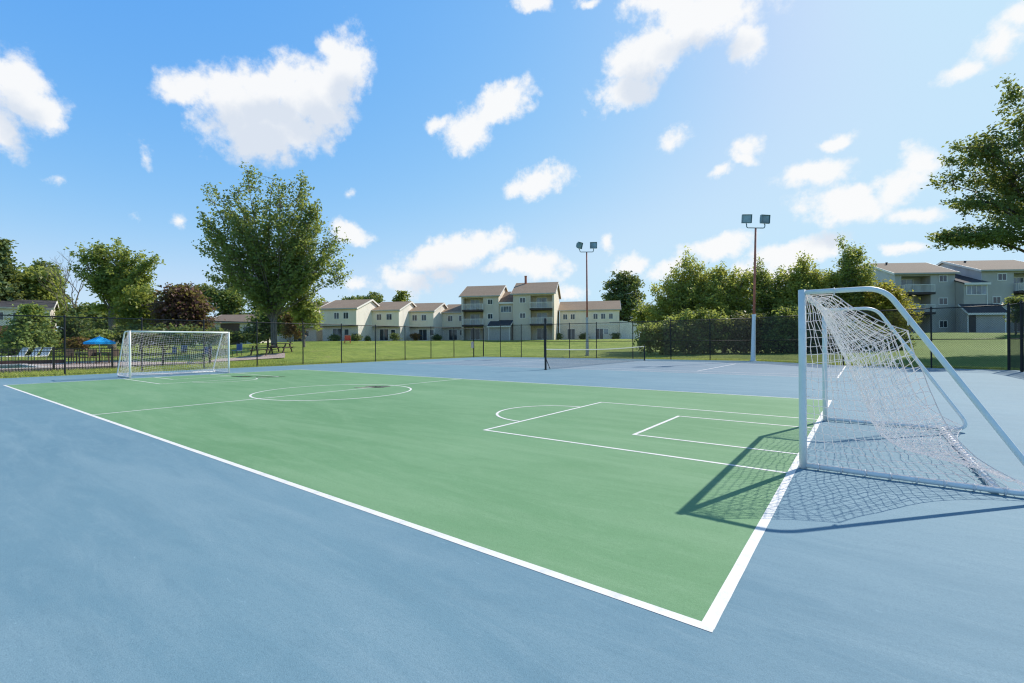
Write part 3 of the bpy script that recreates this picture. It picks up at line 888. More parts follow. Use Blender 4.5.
def townhouse(px, d, wid, label, rz, upper_w=((.34, 1.0, 2), (.66, 1.0, 2)), lower='left', deep=10.0, furn=True):
    p = at(px, 341, d); z = float(ground_z(p[0], p[1]))
    g = empty('townhouse', (p[0], p[1], z), label, 'townhouse', rz, 'row of cream townhouses')
    b = MB(); b.box(.02, wid-.02, .55, deep, -.5, 2.50); b.build('lower_wall', M['lower'], g)
    b = MB(); gable_walls(b, 0, wid, 0, deep, 2.52, 5.25, 1.75)
    b.build('upper_wall', M['cream'], g)
    # right-hand gable boarding, pale
    gb = MB(); ym = deep/2
    gb.prism([(0.0, 2.5), (deep, 2.5), (deep, 5.22), (ym, 6.95), (0.0, 5.22)], 'x', wid+.003, wid+.03)
    gb.prism([(.56, -.5), (deep, -.5), (deep, 2.5), (.56, 2.5)], 'x', wid-.017, wid+.03)
    gb.build('gable_boarding', M['white_siding'], g)
    MB().box(-.02, wid+.03, -.02, .54, 2.42, 2.518).build('overhang_band', M['deck'], g)
    gable_roof(g, 0, wid, 0, deep, 5.28, 1.75, M['roof_tan'], .3)
    for fr, w_, n in upper_w: facade_window(g, wid*fr, 3.55, w_, 1.15, 0, False, 'window', n)
    xd = wid*(.42 if lower == 'left' else .6)
    facade_window(g, xd, .02, 1.7, 2.1, .55, False, 'patio_door', 2)
    facade_window(g, xd+1.7, .9, .9, 1.1, .55, False, 'window', 1)
    MB().box(xd-1.2, xd+1.2, -1.2, .5, -.4, .0).build('patio', M['pool_tile'], g)
    return g


RW = FACE-.19
townhouse(283, 80, 5.9, 'leftmost cream townhouse half hidden behind the small leafy tree', RW, ((.5, 1.0, 2),), deep=9)
townhouse(320.5, 77, 6.4, 'cream townhouse with bright white gable and a red chair on its patio', RW, ((.46, 1.0, 2), (.72, 1.0, 2)))
townhouse(371, 81, 5.15, 'middle cream townhouse between two white gables with a closed patio door', RW, ((.30, 1.0, 2), (.66, 1.1, 2)))
townhouse(404.5, 84.5, 5.5, 'third cream townhouse from the left gable with dark open patio door', RW, ((.36, 1.0, 2), (.68, 1.0, 2)), 'right')
townhouse(441.5, 88, 5.0, 'narrow cream townhouse tucked against the three storey flats', RW, ((.35, 1.0, 2), (.75, .7, 1)))


def railing(b, x0, x1, y, z):
    b.box(x0, x1, y-.03, y+.03, z+1.0, z+1.06); b.box(x0, x1, y-.02, y+.02, z+.1, z+.14)
    n = int((x1-x0)/.14)
    for i in range(n+1):
        x = x0+(x1-x0)*i/n; b.box(x-.018, x+.018, y-.018, y+.018, z+.14, z+1.0)


def flat_block(g, x0, x1, alc, ze, rise, deep, wall_m, gable_m, roof_m, wins, y0=0.0, floors=(2.75, 5.45), ground_door=True):
    """three storey block with a balcony alcove alc=(xa,xb)"""
    xa, xb = alc; b = MB()
    ad = 1.6
    if xa-x0 > .05: b.box(x0, xa, y0, y0+ad, -.6, ze)
    if x1-xb > .05: b.box(xb, x1, y0, y0+ad, -.6, ze)
    b.box(xa, xb, y0+.02, y0+ad, ze-.35, ze)                              # header over the alcove
    gable_walls(b, x0+.002, x1-.002, y0+ad+.002, y0+deep, -.6, ze, 0.001)
    ym = y0+deep/2
    b.prism([(y0, ze), (y0+deep, ze), (ym, ze+rise)], 'x', x0+.001, x1-.001)
    b.build('wall', wall_m, g)
    if gable_m is not None:
        gb = MB(); sd, xe = gable_m[1], (x1 if gable_m[1] > 0 else x0)
        xs = (xe+.003, xe+.03) if sd > 0 else (xe-.03, xe-.003)
        gb.prism([(y0, -.6), (y0+deep, -.6), (y0+deep, ze-.02), (ym, ze+rise-.03), (y0, ze-.02)], 'x', *xs)
        gb.build('gable_boarding', gable_m[0], g)
    gable_roof(g, x0, x1, y0, y0+deep, ze+.02, rise, roof_m, .35)
    for z in floors:
        s = MB(); s.box(xa-.06, xb+.06, y0-.75, y0+ad-.004, z-.28, z)
        bal = s.build('balcony', M['deck'], g)
        r = MB(); railing(r, xa-.03, xb+.03, y0-.70, z)
        for xs in (xa-.03, xb+.03):
            r.box(xs-.03, xs+.03, y0-.70, y0-.02, z+1.0, z+1.06)
            for yy in np.arange(y0-.6, y0-.05, .14): r.box(xs-.018, xs+.018, yy-.018, yy+.018, z, z+1.0)
        r.build('railing', M['trim'], bal)
    for z in (0,)+tuple(floors):
        facade_window(g, (xa+xb)/2-.1, z+.04, min(1.9, xb-xa-.6), 2.05, y0+ad, z > 0, 'patio_door', 2)
    for x, z, w_, h_ in wins: facade_window(g, x, z, w_, h_, y0, False, 'window', 2)


def link_bay(g, x0, x1, y0, wall_m, roof_m, zt, depth=6.0, shed=None, win=None, rise=2.4):
    """recessed stair hall with a mono-pitch roof rising to the back, and a low shed before it"""
    b = MB(); b.prism([(y0, -.6), (y0+depth, -.6), (y0+depth, zt+rise), (y0, zt)], 'x', x0, x1)
    b.build('stair_hall_wall', wall_m, g)
    k = rise/depth; ov = .3
    r = MB(); r.prism([(y0-ov, zt-ov*k+.01), (y0+depth, zt+rise+.01), (y0+depth, zt+rise+.17), (y0-ov, zt-ov*k+.17)], 'x', x0-.15, x1+.15)
    rf = r.build('stair_hall_roof', roof_m, g)
    t = MB(); t.box(x0-.15, x1+.15, y0-ov-.05, y0-ov-.003, zt-ov*k-.1, zt-ov*k+.18); t.build('fascia', M['trim'], rf)
    if win: facade_window(g, *win, y0, True, 'window', 4)
    if shed:
        sx0, sx1, sy0, sz = shed
        b = MB(); b.prism([(sy0, -.6), (y0-.003, -.6), (y0-.003, sz+1.0), (sy0, sz)], 'x', sx0, sx1)
        s = b.build('shed', M['shed'], g)
        dz = 1.0/(y0-sy0)*.3
        b = MB(); b.prism([(sy0-.3, sz-dz+.01), (y0-.006, sz+1.01), (y0-.006, sz+1.16), (sy0-.3, sz-dz+.16)], 'x', sx0-.2, sx1+.2)
        b.build('shed_roof', M['roof_dark'], s)
        b = MB(); b.box(sx0-.2, sx1+.2, sy0-.35, sy0-.303, sz-dz-.1, sz-dz+.17)
        for xx in (sx0-.24, sx1+.203): b.prism([(sy0-.35, sz-dz-.08), (y0-.006, sz+.95), (y0-.006, sz+1.18), (sy0-.35, sz-dz+.18)], 'x', xx, xx+.037)
        for xx in (sx0-.02, sx1-.10): b.box(xx, xx+.12, sy0-.03, sy0-.003, -.5, sz-.08)
        b.build('shed_trim', M['trim'], s)


# -- beige flats, centre
pa = at(461.5, 340, 85); za = float(ground_z(pa[0], pa[1]))
g = empty('apartment_building', (pa[0], pa[1], za), 'beige three storey flats with two gabled blocks and white balconies in the centre', 'apartment building', FACE-.19)
flat_block(g, 0, 6.9, (.4, 4.1), 7.95, 2.25, 10, M['taupe'], (M['taupe_light'], 1), M['roof_tan'], [(5.4, 3.75, 1.0, 1.0), (5.4, 6.35, 1.0, 1.0)])
flat_block(g, 9.7, 16.9, (12.8, 16.6), 8.1, 2.4, 10.5, M['taupe'], (M['taupe_light'], 1), M['roof_tan'], [(11.4, 3.75, 1.1, 1.0), (11.4, 6.45, 1.1, 1.0)], y0=-.6)
link_bay(g, 6.93, 9.67, .5, M['taupe'], M['roof_grey'], 6.7, 5.6, (5.6, 9.35, -2.2, 2.4), (8.2, 4.9, 2.0, 1.2))
MB().tube([(11.2, 4.2, 9.8), (11.2, 4.2, 11.6), (11.2, 4.2, 11.9)], [.22, .22, .26], 10).build('chimney', M['rust'], g)
# -- two storey wing
pw = at(560, 339.5, 88); zw = float(ground_z(pw[0], pw[1]))
g = empty('two_storey_wing', (pw[0], pw[1], zw), 'low two storey beige block with tan roof right of the three storey flats', 'apartment building', FACE-.19)
b = MB(); gable_walls(b, 0, 10.9, 0, 9, -.6, 5.5, 1.85); b.build('wall', M['taupe_light'], g)
gable_roof(g, 0, 10.9, 0, 9, 5.52, 1.85, M['roof_tan'], .3)
MB().box(-.0, 10.9, -.05, -.003, 2.65, 2.78).build('band', M['trim'], g)
for x, w_ in ((1.0, .9), (2.4, .9), (6.6, .9), (8.0, .9), (9.4, .8)): facade_window(g, x, 3.75, w_, 1.1, 0, False, 'window', 2)
for x in (2.1, 7.3): facade_window(g, x, .03, 1.5, 2.05, 0, False, 'patio_door', 2)
facade_window(g, 8.5, .9, .9, 1.1, 0, True, 'window', 2)
b = MB(); b.prism([(10.94, -.6), (14.3, -.6), (14.3, 2.7), (12.2, 3.3), (10.94, 3.4)], 'y', -.3, .0); b.build('garden_wall', M['white_siding'], g)

# -- grey flats, right
pr = at(895.5, 333, 64); zr = float(ground_z(pr[0], pr[1]))
g = empty('apartment_building', (pr[0], pr[1], zr), 'grey sided three storey apartment block with bay window and low shed at far right', 'apartment building', FACE-.06)
flat_block(g, 0, 7.77, (.8, 4.6), 8.1, 2.1, 10.5, M['grey'], (M['grey_light'], -1), M['roof_grey'], [(6.2, .65, 1.1, 1.0), (6.2, 3.75, 1.2, 1.0), (6.2, 6.85, 1.1, 1.0)])
flat_block(g, 10.83, 20.0, (14.9, 18.8), 8.3, 2.1, 11.5, M['grey'], (M['grey_light'], -1), M['roof_grey'], [(12.7, 3.8, 1.1, 1.0), (13.4, 6.9, 1.2, 1.0)], y0=-.4)
link_bay(g, 7.8, 10.8, -1.25, M['grey'], M['roof_dark'], 6.5, 6.5, (7.3, 12.0, -2.35, 2.6), (9.4, 4.95, 2.6, 1.35))
MB().box(7.5, 8.3, -2.41, -2.355, 0, 2.35).build('door', M['door_dark'], g)
MB().tube([(10.7, -1.30, .1), (10.7, -1.30, 6.3)], .06, 6).build('downspout', M['trim'], g)
for x, y in ((2.0, 4.4), (12.6, 4.1)):
    MB().lathe([(.10, 9.5), (.10, 10.2), (.15, 10.22), (.15, 10.34), (.02, 10.38)], (x, y, 0), 8).build('roof_vent', M['roof_dark'], g)

# -- far houses, left
ph = at(-14, 342, 58); zh = float(ground_z(ph[0], ph[1]))
g = empty('house', (ph[0], ph[1], zh), 'white upper storey and brick house behind the conifer shrub at the far left', 'house', FACE+.7)
b = MB(); b.box(.0, 5.6, .2, 8, -1, 2.3); b.build('lower_wall', M['brick'], g)
b = MB(); gable_walls(b, -.1, 5.7, 0, 8.2, 2.32, 4.6, 1.2); b.build('upper_wall', M['white_siding'], g)
gable_roof(g, -.1, 5.7, 0, 8.2, 4.62, 1.2, M['roof_dark'], .35)
for x in (1.0, 2.8, 4.6): facade_window(g, x, 3.0, 1.1, 1.1, 0, False, 'window', 2)
facade_window(g, 2.0, .4, 1.2, 1.3, .2, False, 'window', 2)
ph = at(207, 342, 72); zh = float(ground_z(ph[0], ph[1]))
g = empty('house', (ph[0], ph[1], zh), 'low brown and white house with grey roof left of the big maple trunk', 'house', FACE-.05)
b = MB(); gable_walls(b, 0, 8.4, 0, 8, -1, 3.5, 1.25); b.build('wall', M['white_siding'], g)
MB().box(2.2, 5.2, -.06, -.003, -.6, 3.3).build('brown_panel', M['brown'], g)
gable_roof(g, 0, 8.4, 0, 8, 3.52, 1.25, M['roof_grey'], .35)
facade_window(g, 6.4, 1.9, 1.2, 1.0, 0, False, 'window', 2); facade_window(g, 1.1, 1.9, 1.1, 1.0, 0, False, 'window', 2)
ph = at(66, 342, 75); zh = float(ground_z(ph[0], ph[1]))
g = empty('house', (ph[0], ph[1], zh), 'low brown roofed bungalow just visible above the blue parasol', 'house', FACE+.12)
b = MB(); gable_walls(b, 0, 7.6, 0, 7, -1, 1.75, 1.0); b.build('wall', M['white_siding'], g)
gable_roof(g, 0, 7.6, 0, 7, 1.77, 1.0, M['roof_grey'], .35)
facade_window(g, 5.8, .4, 1.2, .9, 0); facade_window(g, 2.0, .4, 1.2, .9, 0)


# ------------------------------------------------------------------ trees
def leaf_mesh(name, C, Dr, n_per, leaf, sig, elong, m, parent, seed, flat_=.65, upbias=.35, drop=0.0):
    """leaf-sized faces around clump centres C; Dr = outward directions"""
    r = np.random.default_rng(seed); N = len(C)*n_per
    idx = np.repeat(np.arange(len(C)), n_per)
    P = r.normal(0, 1, (N, 3))*np.array([sig, sig, sig*flat_])
    if elong: P += Dr[idx]*(r.normal(0, 1, (N, 1))*elong)
    if drop: P[:, 2] -= drop*np.hypot(P[:, 0], P[:, 1])
    P += C[idx]
    nrm = r.normal(0, 1, (N, 3)); nrm[:, 2] = np.abs(nrm[:, 2])+upbias; nrm /= np.linalg.norm(nrm, axis=1, keepdims=True)
    a = r.normal(0, 1, (N, 3)); t = np.cross(nrm, a); t /= np.linalg.norm(t, axis=1, keepdims=True)+1e-9
    b = np.cross(nrm, t)
    s = leaf*r.uniform(.55, 1.3, (N, 1))
    bend = nrm*s*.18
    V = np.empty((N, 4, 3)); V[:, 0] = P-t*s*.5; V[:, 1] = P+b*s*.32+bend; V[:, 2] = P+t*s*.5; V[:, 3] = P-b*s*.32+bend
    me = bpy.data.meshes.new(name); me.vertices.add(N*4); me.vertices.foreach_set('co', V.ravel())
    me.loops.add(N*4); me.loops.foreach_set('vertex_index', np.arange(N*4, dtype=np.int32))
    me.polygons.add(N); me.polygons.foreach_set('loop_start', np.arange(0, N*4, 4, dtype=np.int32))
    me.update(calc_edges=True); me.validate()
    me.materials.append(m)
    o = bpy.data.objects.new(name, me); COL.objects.link(o); o.parent = parent
    return o


def bezier(a, b, c, n=6):
    return [tuple((1-t)**2*np.array(a)+2*t*(1-t)*np.array(b)+t*t*np.array(c)) for t in np.linspace(0, 1, n)]


def tree(label, px, d, lobes, trunk_r, fork, mat, clumps, per, leaf, sig, elong=0, limbs=9, seed=1, bark='bark', name='leafy_tree', cat='tree',
         group=None, edge=.45, flat_=.65, trunks=1, upbias=.35, twig=.02, lean=0, shell=.0, drop=0, plumes=0, plen=.5, pspread=.11, fill=0):
    """lobes: (px,py,rx,ry) ellipses measured in the photo at depth d"""
    p = at(px, 343, d); z = float(ground_z(p[0], p[1]))
    g = empty(name, (p[0], p[1], z), label, cat, FACE, group)
    r = np.random.default_rng(seed); k = d/F
    hz = at(px, 341.5, d)[2]
    LB = []
    for (cx, cy, rx, ry) in lobes:
        zz = at(cx, cy, d)[2]-z
        LB.append(((cx-px)*k, r.uniform(-.2, .2)*rx*k, zz, rx*k, min(rx, max(rx, ry))*k*.85, ry*k))
    vol = np.array([l[3]*l[4]*l[5] for l in LB]); vol = vol**.8; vol /= vol.sum()
    C = []; Dr = []
    ctr = np.average(np.array([l[:3] for l in LB]), axis=0, weights=vol)
    pick = r.choice(len(LB), clumps, p=vol)
    for q in pick:
        l = LB[q]
        v = r.normal(0, 1, 3); v /= np.linalg.norm(v); rad = r.uniform(shell, 1)**edge*(1+.10*r.normal())
        c = np.array(l[:3])+v*rad*np.array(l[3:])
        if c[2] < .15: c[2] = .15+abs(r.normal())*.2
        C.append(c); dd = c-np.array([0, 0, fork*.8]); dd /= np.linalg.norm(dd)+1e-6; Dr.append(dd)
    PL = []
    if plumes:
        # foliage in plumes along boughs: full near the bough's middle, pointed at its tip
        C = []; Dr = []
        for q in r.choice(len(LB), plumes, p=vol):
            l = LB[q]; v = r.normal(0, 1, 3); v[2] += .25; v /= np.linalg.norm(v)
            tip = np.array(l[:3])+v*r.uniform(.72, 1.28)*np.array(l[3:])
            s0 = np.array([lean, 0, fork*r.uniform(.75, 1.05)]); ln = np.linalg.norm(tip-s0)
            mid = (s0+tip)/2+np.array([0, 0, .10*ln])+r.normal(0, .05, 3)*ln
            PL.append((s0, mid, tip)); m_ = max(3, clumps//plumes)
            for t in np.linspace(1-plen, 1, m_):
                p_ = (1-t)**2*s0+2*t*(1-t)*mid+t*t*tip; tg = 2*(1-t)*(mid-s0)+2*t*(tip-mid); tg /= np.linalg.norm(tg)
                C.append(p_+r.normal(0, 1, 3)*(pspread*ln*(1.02-t)+.10)*np.array([1, 1, .8])); Dr.append(tg)
        for q in r.choice(len(LB), fill, p=vol):
            l = LB[q]; v = r.normal(0, 1, 3); v /= np.linalg.norm(v); c = np.array(l[:3])+v*r.uniform(0, 1)**.5*np.array(l[3:])*.95
            if c[2] < .3: c[2] = .3
            dd = c-np.array([0, 0, fork]); C.append(c); Dr.append(dd/(np.linalg.norm(dd)+1e-6))
    C = np.array(C); Dr = np.array(Dr)
    # trunk and limbs
    b = MB(); top = np.array([lean, 0, fork])
    tk = []
    for i in range(trunks):
        o = (i-(trunks-1)/2)*trunk_r*.9
        b.tube([(o*.6, 0, -.3), (o*.7, 0, .15), (o, 0, fork*.45), (o+lean, 0, fork)], [trunk_r*1.5/trunks**.5, trunk_r*1.12/trunks**.5, trunk_r*.92/trunks**.5, trunk_r*.8/trunks**.5], 10)
        tk.append(np.array([o+lean, 0, fork]))
    nodes = []
    for i, (s0, mid, tip) in enumerate(PL):
        s1 = tk[i % trunks]*np.array([1, 1, s0[2]/fork]); pts = bezier(s1, mid, tip, 8)
        b.tube(pts, np.linspace(trunk_r*r.uniform(.16, .36), .015, 8), 6, False); nodes += [np.array(q) for q in pts[2:]]
    tgt = C[:0] if PL else C[r.choice(len(C), min(limbs, len(C)), replace=False)]
    for i, tg in enumerate(tgt):
        s0 = tk[i % trunks]*np.array([1, 1, r.uniform(.72, 1.0)])
        mid = (s0+tg)/2+np.array([0, 0, .18*np.linalg.norm(tg-s0)])*(1 if drop == 0 else .2)+r.normal(0, .06, 3)*np.linalg.norm(tg-s0)
        pts = bezier(s0, mid, tg, 7); rr = np.linspace(trunk_r*.30, .02, 7)
        b.tube(pts, rr, 6, False); nodes += [np.array(q) for q in pts[2:]]
    nodes.append(top); ND = np.array(nodes)
    for c in C:
        dd = np.linalg.norm(ND-c, axis=1)+np.maximum(0, ND[:, 2]-c[2])*.5; j = int(np.argmin(dd))
        if dd[j] > .3: b.tube(bezier(ND[j], (ND[j]+c)/2+np.array([0, 0, .1*dd[j]]), c, 4), [twig*1.6, twig*1.3, twig, twig*.5], 4, False)
    b.build('trunk', M[bark], g, True)
    leaf_mesh('crown', C, Dr, per, leaf, sig, elong, M[mat], g, seed+50, flat_, upbias, drop)
    return g


def conifer(label, px, d, top_py, half_px, mat, seed, layers=14, per=26, leaf=.35, base_py=345, name='conifer_tree', cat='tree', group=None, skirt=.08, bark='bark_dark'):
    p = at(px, 343, d); z = float(ground_z(p[0], p[1])); H = at(px, top_py, d)[2]-z; R = half_px*d/F
    g = empty(name, (p[0], p[1], z), label, cat, FACE, group); r = np.random.default_rng(seed)
    b = MB().tube([(0, 0, -.2), (0, 0, H*.5), (0, 0, H*.98)], [R*.09+.06, R*.05+.03, .02], 8)
    C = []; Dr = []
    for i in range(layers):
        t = i/(layers-1); zz = H*(skirt+(1-skirt)*t); rad = R*(1-t)**.85*(1+.12*r.normal())+.08; n = max(3, int(9*(1-t)+3))
        a0 = r.uniform(0, 6)
        for k in range(n):
            a = a0+2*PI*k/n+r.normal(0, .15); rr = rad*r.uniform(.75, 1.12)
            tip = np.array([math.cos(a)*rr, math.sin(a)*rr, zz-rr*.22])
            b.tube([(0, 0, zz), tuple(tip*np.array([.5, .5, 0])+np.array([0, 0, zz])), tuple(tip)], [.03, .02, .008], 4, False)
            for s in (1.0, .72, .45):
                C.append(np.array([tip[0]*s, tip[1]*s, zz+(tip[2]-zz)*s*s])); Dr.append(np.array([math.cos(a), math.sin(a), -.25]))
    b.build('trunk', M[bark], g, True)
    leaf_mesh('crown', np.array(C), np.array(Dr), per, leaf, R*.10+.05, R*.13, M[mat], g, seed+9, .5, .3)
    return g


# the big maple
tree('big spreading maple with several trunks standing alone on the lawn left of centre', 274, 42,
     [(260, 186, 22, 20), (240, 196, 12, 24), (220, 212, 16, 28), (302, 200, 22, 24), (236, 246, 34, 24), (296, 246, 40, 28), (270, 226, 40, 40), (332, 250, 20, 22), (212, 244, 16, 16), (336, 272, 14, 12), (322, 224, 16, 16), (226, 268, 22, 8), (304, 268, 26, 14), (282, 186, 10, 16), (316, 222, 14, 16), (266, 272, 26, 20), (300, 278, 20, 12), (240, 276, 20, 12), (222, 274, 20, 13), (334, 276, 18, 13), (272, 292, 22, 8)],
     .20, 2.9, 'maple', 1400, 22, .26, .18, .32, 20, 3, 'bark', trunks=3, flat_=.8, edge=.5, twig=.016, plumes=86, plen=.66, pspread=.11, fill=300)
tree('small rounded tree on the lawn just right of the big maple', 304, 43,
     [(304, 308, 15, 20), (300, 296, 10, 12), (308, 320, 14, 10), (305, 286, 5, 7)], .10, 1.7, 'olive', 120, 34, .26, .22, .1, 8, 4, 'bark', twig=.015)
tree('tall leafy cottonwood rising behind the far goal', 112, 60,
     [(110, 254, 20, 15), (128, 272, 24, 18), (96, 262, 15, 14), (152, 266, 13, 8), (114, 292, 16, 16), (136, 292, 18, 12), (84, 252, 10, 7), (142, 280, 14, 8), (102, 278, 10, 10)],
     .42, 5.0, 'olive', 560, 22, .38, .28, .30, 12, 5, 'bark', plumes=44, plen=.5, pspread=.10, fill=130, group='trees beyond the pool')
tree('lime green bushy tree beside the dark red tree', 141, 56, [(141, 305, 17, 19), (132, 316, 16, 14), (150, 318, 12, 12)], .18, 1.5, 'lime', 120, 34, .42, .40, .1, 7, 6, group='trees beyond the pool')
tree('dark red leaved tree behind the far goal', 184, 54,
     [(182, 306, 24, 18), (168, 316, 18, 16), (196, 316, 15, 16), (182, 294, 16, 9), (184, 330, 26, 12)], .22, 1.6, 'purple', 300, 34, .42, .40, .1, 10, 7, 'bark_dark', group='trees beyond the pool')
tree('dark rounded tree between the red tree and the big maple', 222, 92, [(208, 294, 12, 8), (224, 299, 14, 12)], .25, 2.5, 'darkleaf', 130, 32, .55, .55, .1, 7, 8, 'bark_dark', group='trees beyond the pool')
conifer('pointed dark conifer left of the big maple crown', 233, 94, 281, 17, 'conifer', 9, 14, 26, .6, group='trees beyond the pool')
conifer('slim dark conifer close behind the big maple crown', 258, 84, 291, 9, 'conifer', 10, 12, 22, .55, group='trees beyond the pool')
tree('low dark leafy thicket under the big maple', 268, 62, [(268, 322, 14, 16), (284, 320, 12, 14), (260, 334, 14, 6)], .14, 1.0, 'darkleaf', 170, 30, .42, .42, .1, 7, 12, 'bark_dark', name='shrub', cat='shrub')
tree('small rusty brown leaved shrub right of the maple trunk', 290, 55, [(291, 322, 8, 12), (293, 331, 9, 8)], .07, .9, 'rustleaf', 60, 30, .32, .28, 0, 5, 13, name='shrub', cat='shrub')
conifer('tall dark spruce at the left edge of the view', 0, 62, 242, 22, 'conifer', 14, 18, 30, .55, group='trees beyond the pool')
tree('broad olive tree behind the white and brick house', 28, 66, [(26, 286, 26, 18), (34, 300, 22, 20), (12, 296, 18, 18), (48, 280, 9, 10)], .3, 3.0, 'olive', 260, 32, .55, .55, .1, 8, 15, group='trees beyond the pool')
tree('dark upright tree left of the bare tree', 47, 70, [(46, 282, 12, 20), (52, 304, 11, 18), (40, 272, 6, 9), (56, 316, 8, 12)], .28, 3.0, 'darkleaf', 200, 30, .52, .45, .1, 8, 16, 'bark_dark', group='trees beyond the pool')
conifer('light green spreading conifer shrub beyond the pool at left', 31, 45, 308, 27, 'cedar', 17, 14, 34, .34, name='conifer_shrub', cat='shrub')
tree('dark clipped evergreen beyond the pool beside the post', 74, 48, [(76, 328, 11, 14), (72, 338, 12, 10)], .10, .6, 'darkleaf', 120, 30, .32, .28, 0, 5, 18, 'bark_dark', name='shrub', cat='shrub')
tree('orange brown shrub below the bungalow roof', 79, 44, [(79, 344, 10, 5)], .06, .4, 'rustleaf', 50, 28, .26, .2, 0, 4, 19, name='shrub', cat='shrub')
tree('green shrub close behind the blue parasol', 100, 46, [(100, 336, 9, 7)], .06, .4, 'olive', 60, 28, .28, .2, 0, 4, 20, name='shrub', cat='shrub')
tree('brownish leafy shrub at the far left pool corner', 8, 46, [(6, 338, 14, 8), (14, 342, 12, 5)], .06, .4, 'rustleaf', 70, 28, .26, .22, 0, 4, 21, name='shrub', cat='shrub')
tree('dark mass of trees behind the parasol and the far goal', 108, 66, [(90, 318, 22, 13), (118, 324, 22, 14), (76, 320, 14, 12), (140, 328, 16, 12)], .2, 1.6, 'darkleaf', 240, 30, .5, .48, .1, 8, 22, 'bark_dark', group='trees beyond the pool')
tree('dark hedge behind the far goal', 165, 50, [(130, 334, 20, 9), (158, 336, 22, 9), (190, 336, 22, 9), (215, 336, 16, 7)], .08, .5, 'darkleaf', 260, 30, .34, .3, 0, 6, 23, 'bark_dark', name='hedge', cat='hedge')
tree('low dark hedge in front of the brown and white house', 238, 60, [(228, 337, 16, 5), (250, 337, 14, 5)], .08, .5, 'darkleaf', 120, 28, .34, .3, 0, 5, 24, 'bark_dark', name='hedge', cat='hedge')
# bare tree
p = at(75, 343, 64); g = empty('bare_tree', (p[0], p[1], float(ground_z(p[0], p[1]))), 'leafless grey tree against the sky left of the cottonwood', 'tree', FACE)
bt = MB(); rb = random.Random(4)


def grow(p0, dr, ln, r, lv):
    q = p0+dr*ln*.55+Vector((rb.uniform(-.1, .1), rb.uniform(-.1, .1), .05))*ln; e = p0+dr*ln
    bt.tube([p0, q, e], [r, r*.82, r*.66], 6 if lv < 2 else 4, False)
    if lv >= 5: return
    for i in range(3 if lv < 3 else 2):
        v = (dr+Vector((rb.uniform(-.8, .8), rb.uniform(-.6, .6), rb.uniform(-.05, .55)))).normalized()
        grow(e if i < 2 else q, v, ln*rb.uniform(.62, .82), r*.6, lv+1)


grow(Vector((0, 0, -.2)), Vector((.02, 0, 1)), 4.2, .16, 0)
bt.build('branches', M['bark'], g, True)

# treetops behind the townhouses and pine behind the wing
tree('pale yellow green treetop showing above the townhouse roofs', 402, 110, [(402, 298, 7, 7), (400, 306, 9, 8)], .3, 4, 'lime', 60, 30, .6, .5, 0, 5, 30)
tree('dark treetops just above the left townhouse ridge', 365, 112, [(352, 302, 16, 6), (372, 300, 13, 6)], .3, 4, 'darkleaf', 90, 30, .6, .5, 0, 5, 31, 'bark_dark')
tree('dark pine with layered tufts behind the low beige wing', 624, 108, [(624, 284, 17, 10), (616, 296, 14, 8), (634, 298, 12, 9), (624, 308, 17, 10), (612, 300, 8, 5), (626, 322, 20, 14)], .4, 6, 'conifer', 220, 34, .7, .6, .3, 12, 32, 'bark_dark', flat_=.5)
# leafy belt behind the back fence
HG = 'leafy trees behind the back fence'
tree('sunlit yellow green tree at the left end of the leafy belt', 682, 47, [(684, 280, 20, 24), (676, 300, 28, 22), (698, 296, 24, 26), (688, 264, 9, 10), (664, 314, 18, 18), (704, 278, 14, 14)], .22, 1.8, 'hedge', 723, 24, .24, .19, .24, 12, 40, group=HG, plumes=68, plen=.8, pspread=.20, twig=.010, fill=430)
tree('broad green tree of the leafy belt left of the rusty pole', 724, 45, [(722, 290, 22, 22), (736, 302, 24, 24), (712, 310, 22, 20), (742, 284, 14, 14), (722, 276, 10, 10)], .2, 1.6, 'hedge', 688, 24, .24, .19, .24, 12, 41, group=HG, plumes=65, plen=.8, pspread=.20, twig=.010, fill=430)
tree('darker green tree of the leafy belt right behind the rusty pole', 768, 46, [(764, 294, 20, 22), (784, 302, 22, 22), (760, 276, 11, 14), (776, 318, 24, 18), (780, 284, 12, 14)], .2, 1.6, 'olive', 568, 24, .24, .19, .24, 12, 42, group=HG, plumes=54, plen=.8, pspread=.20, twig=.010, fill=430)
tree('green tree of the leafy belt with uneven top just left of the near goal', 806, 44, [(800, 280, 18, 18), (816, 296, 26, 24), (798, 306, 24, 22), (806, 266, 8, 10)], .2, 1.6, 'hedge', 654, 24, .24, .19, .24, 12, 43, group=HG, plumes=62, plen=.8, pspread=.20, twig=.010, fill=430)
tree('tallest tree of the leafy belt with loose upright sprouts', 846, 44, [(844, 258, 9, 16), (850, 276, 22, 20), (836, 290, 22, 20), (862, 292, 20, 22), (846, 310, 28, 22), (858, 256, 6, 10), (842, 244, 4, 9)], .22, 1.7, 'olive', 688, 24, .24, .19, .24, 12, 44, group=HG, plumes=65, plen=.8, pspread=.20, twig=.010, fill=430)
tree('yellow leaved tree between the near goal and the grey flats', 884, 42, [(884, 304, 20, 18), (872, 312, 22, 20), (900, 314, 15, 18), (880, 326, 26, 16), (888, 290, 10, 8), (870, 292, 8, 9)], .18, 1.5, 'yellow', 568, 24, .24, .19, .24, 12, 45, group=HG, plumes=54, plen=.8, pspread=.20, twig=.010, fill=430)
tree('lime yellow bush at the left foot of the leafy belt', 650, 50, [(648, 316, 12, 12), (656, 324, 14, 12)], .12, .9, 'lime', 110, 32, .32, .3, .1, 6, 46, group=HG)
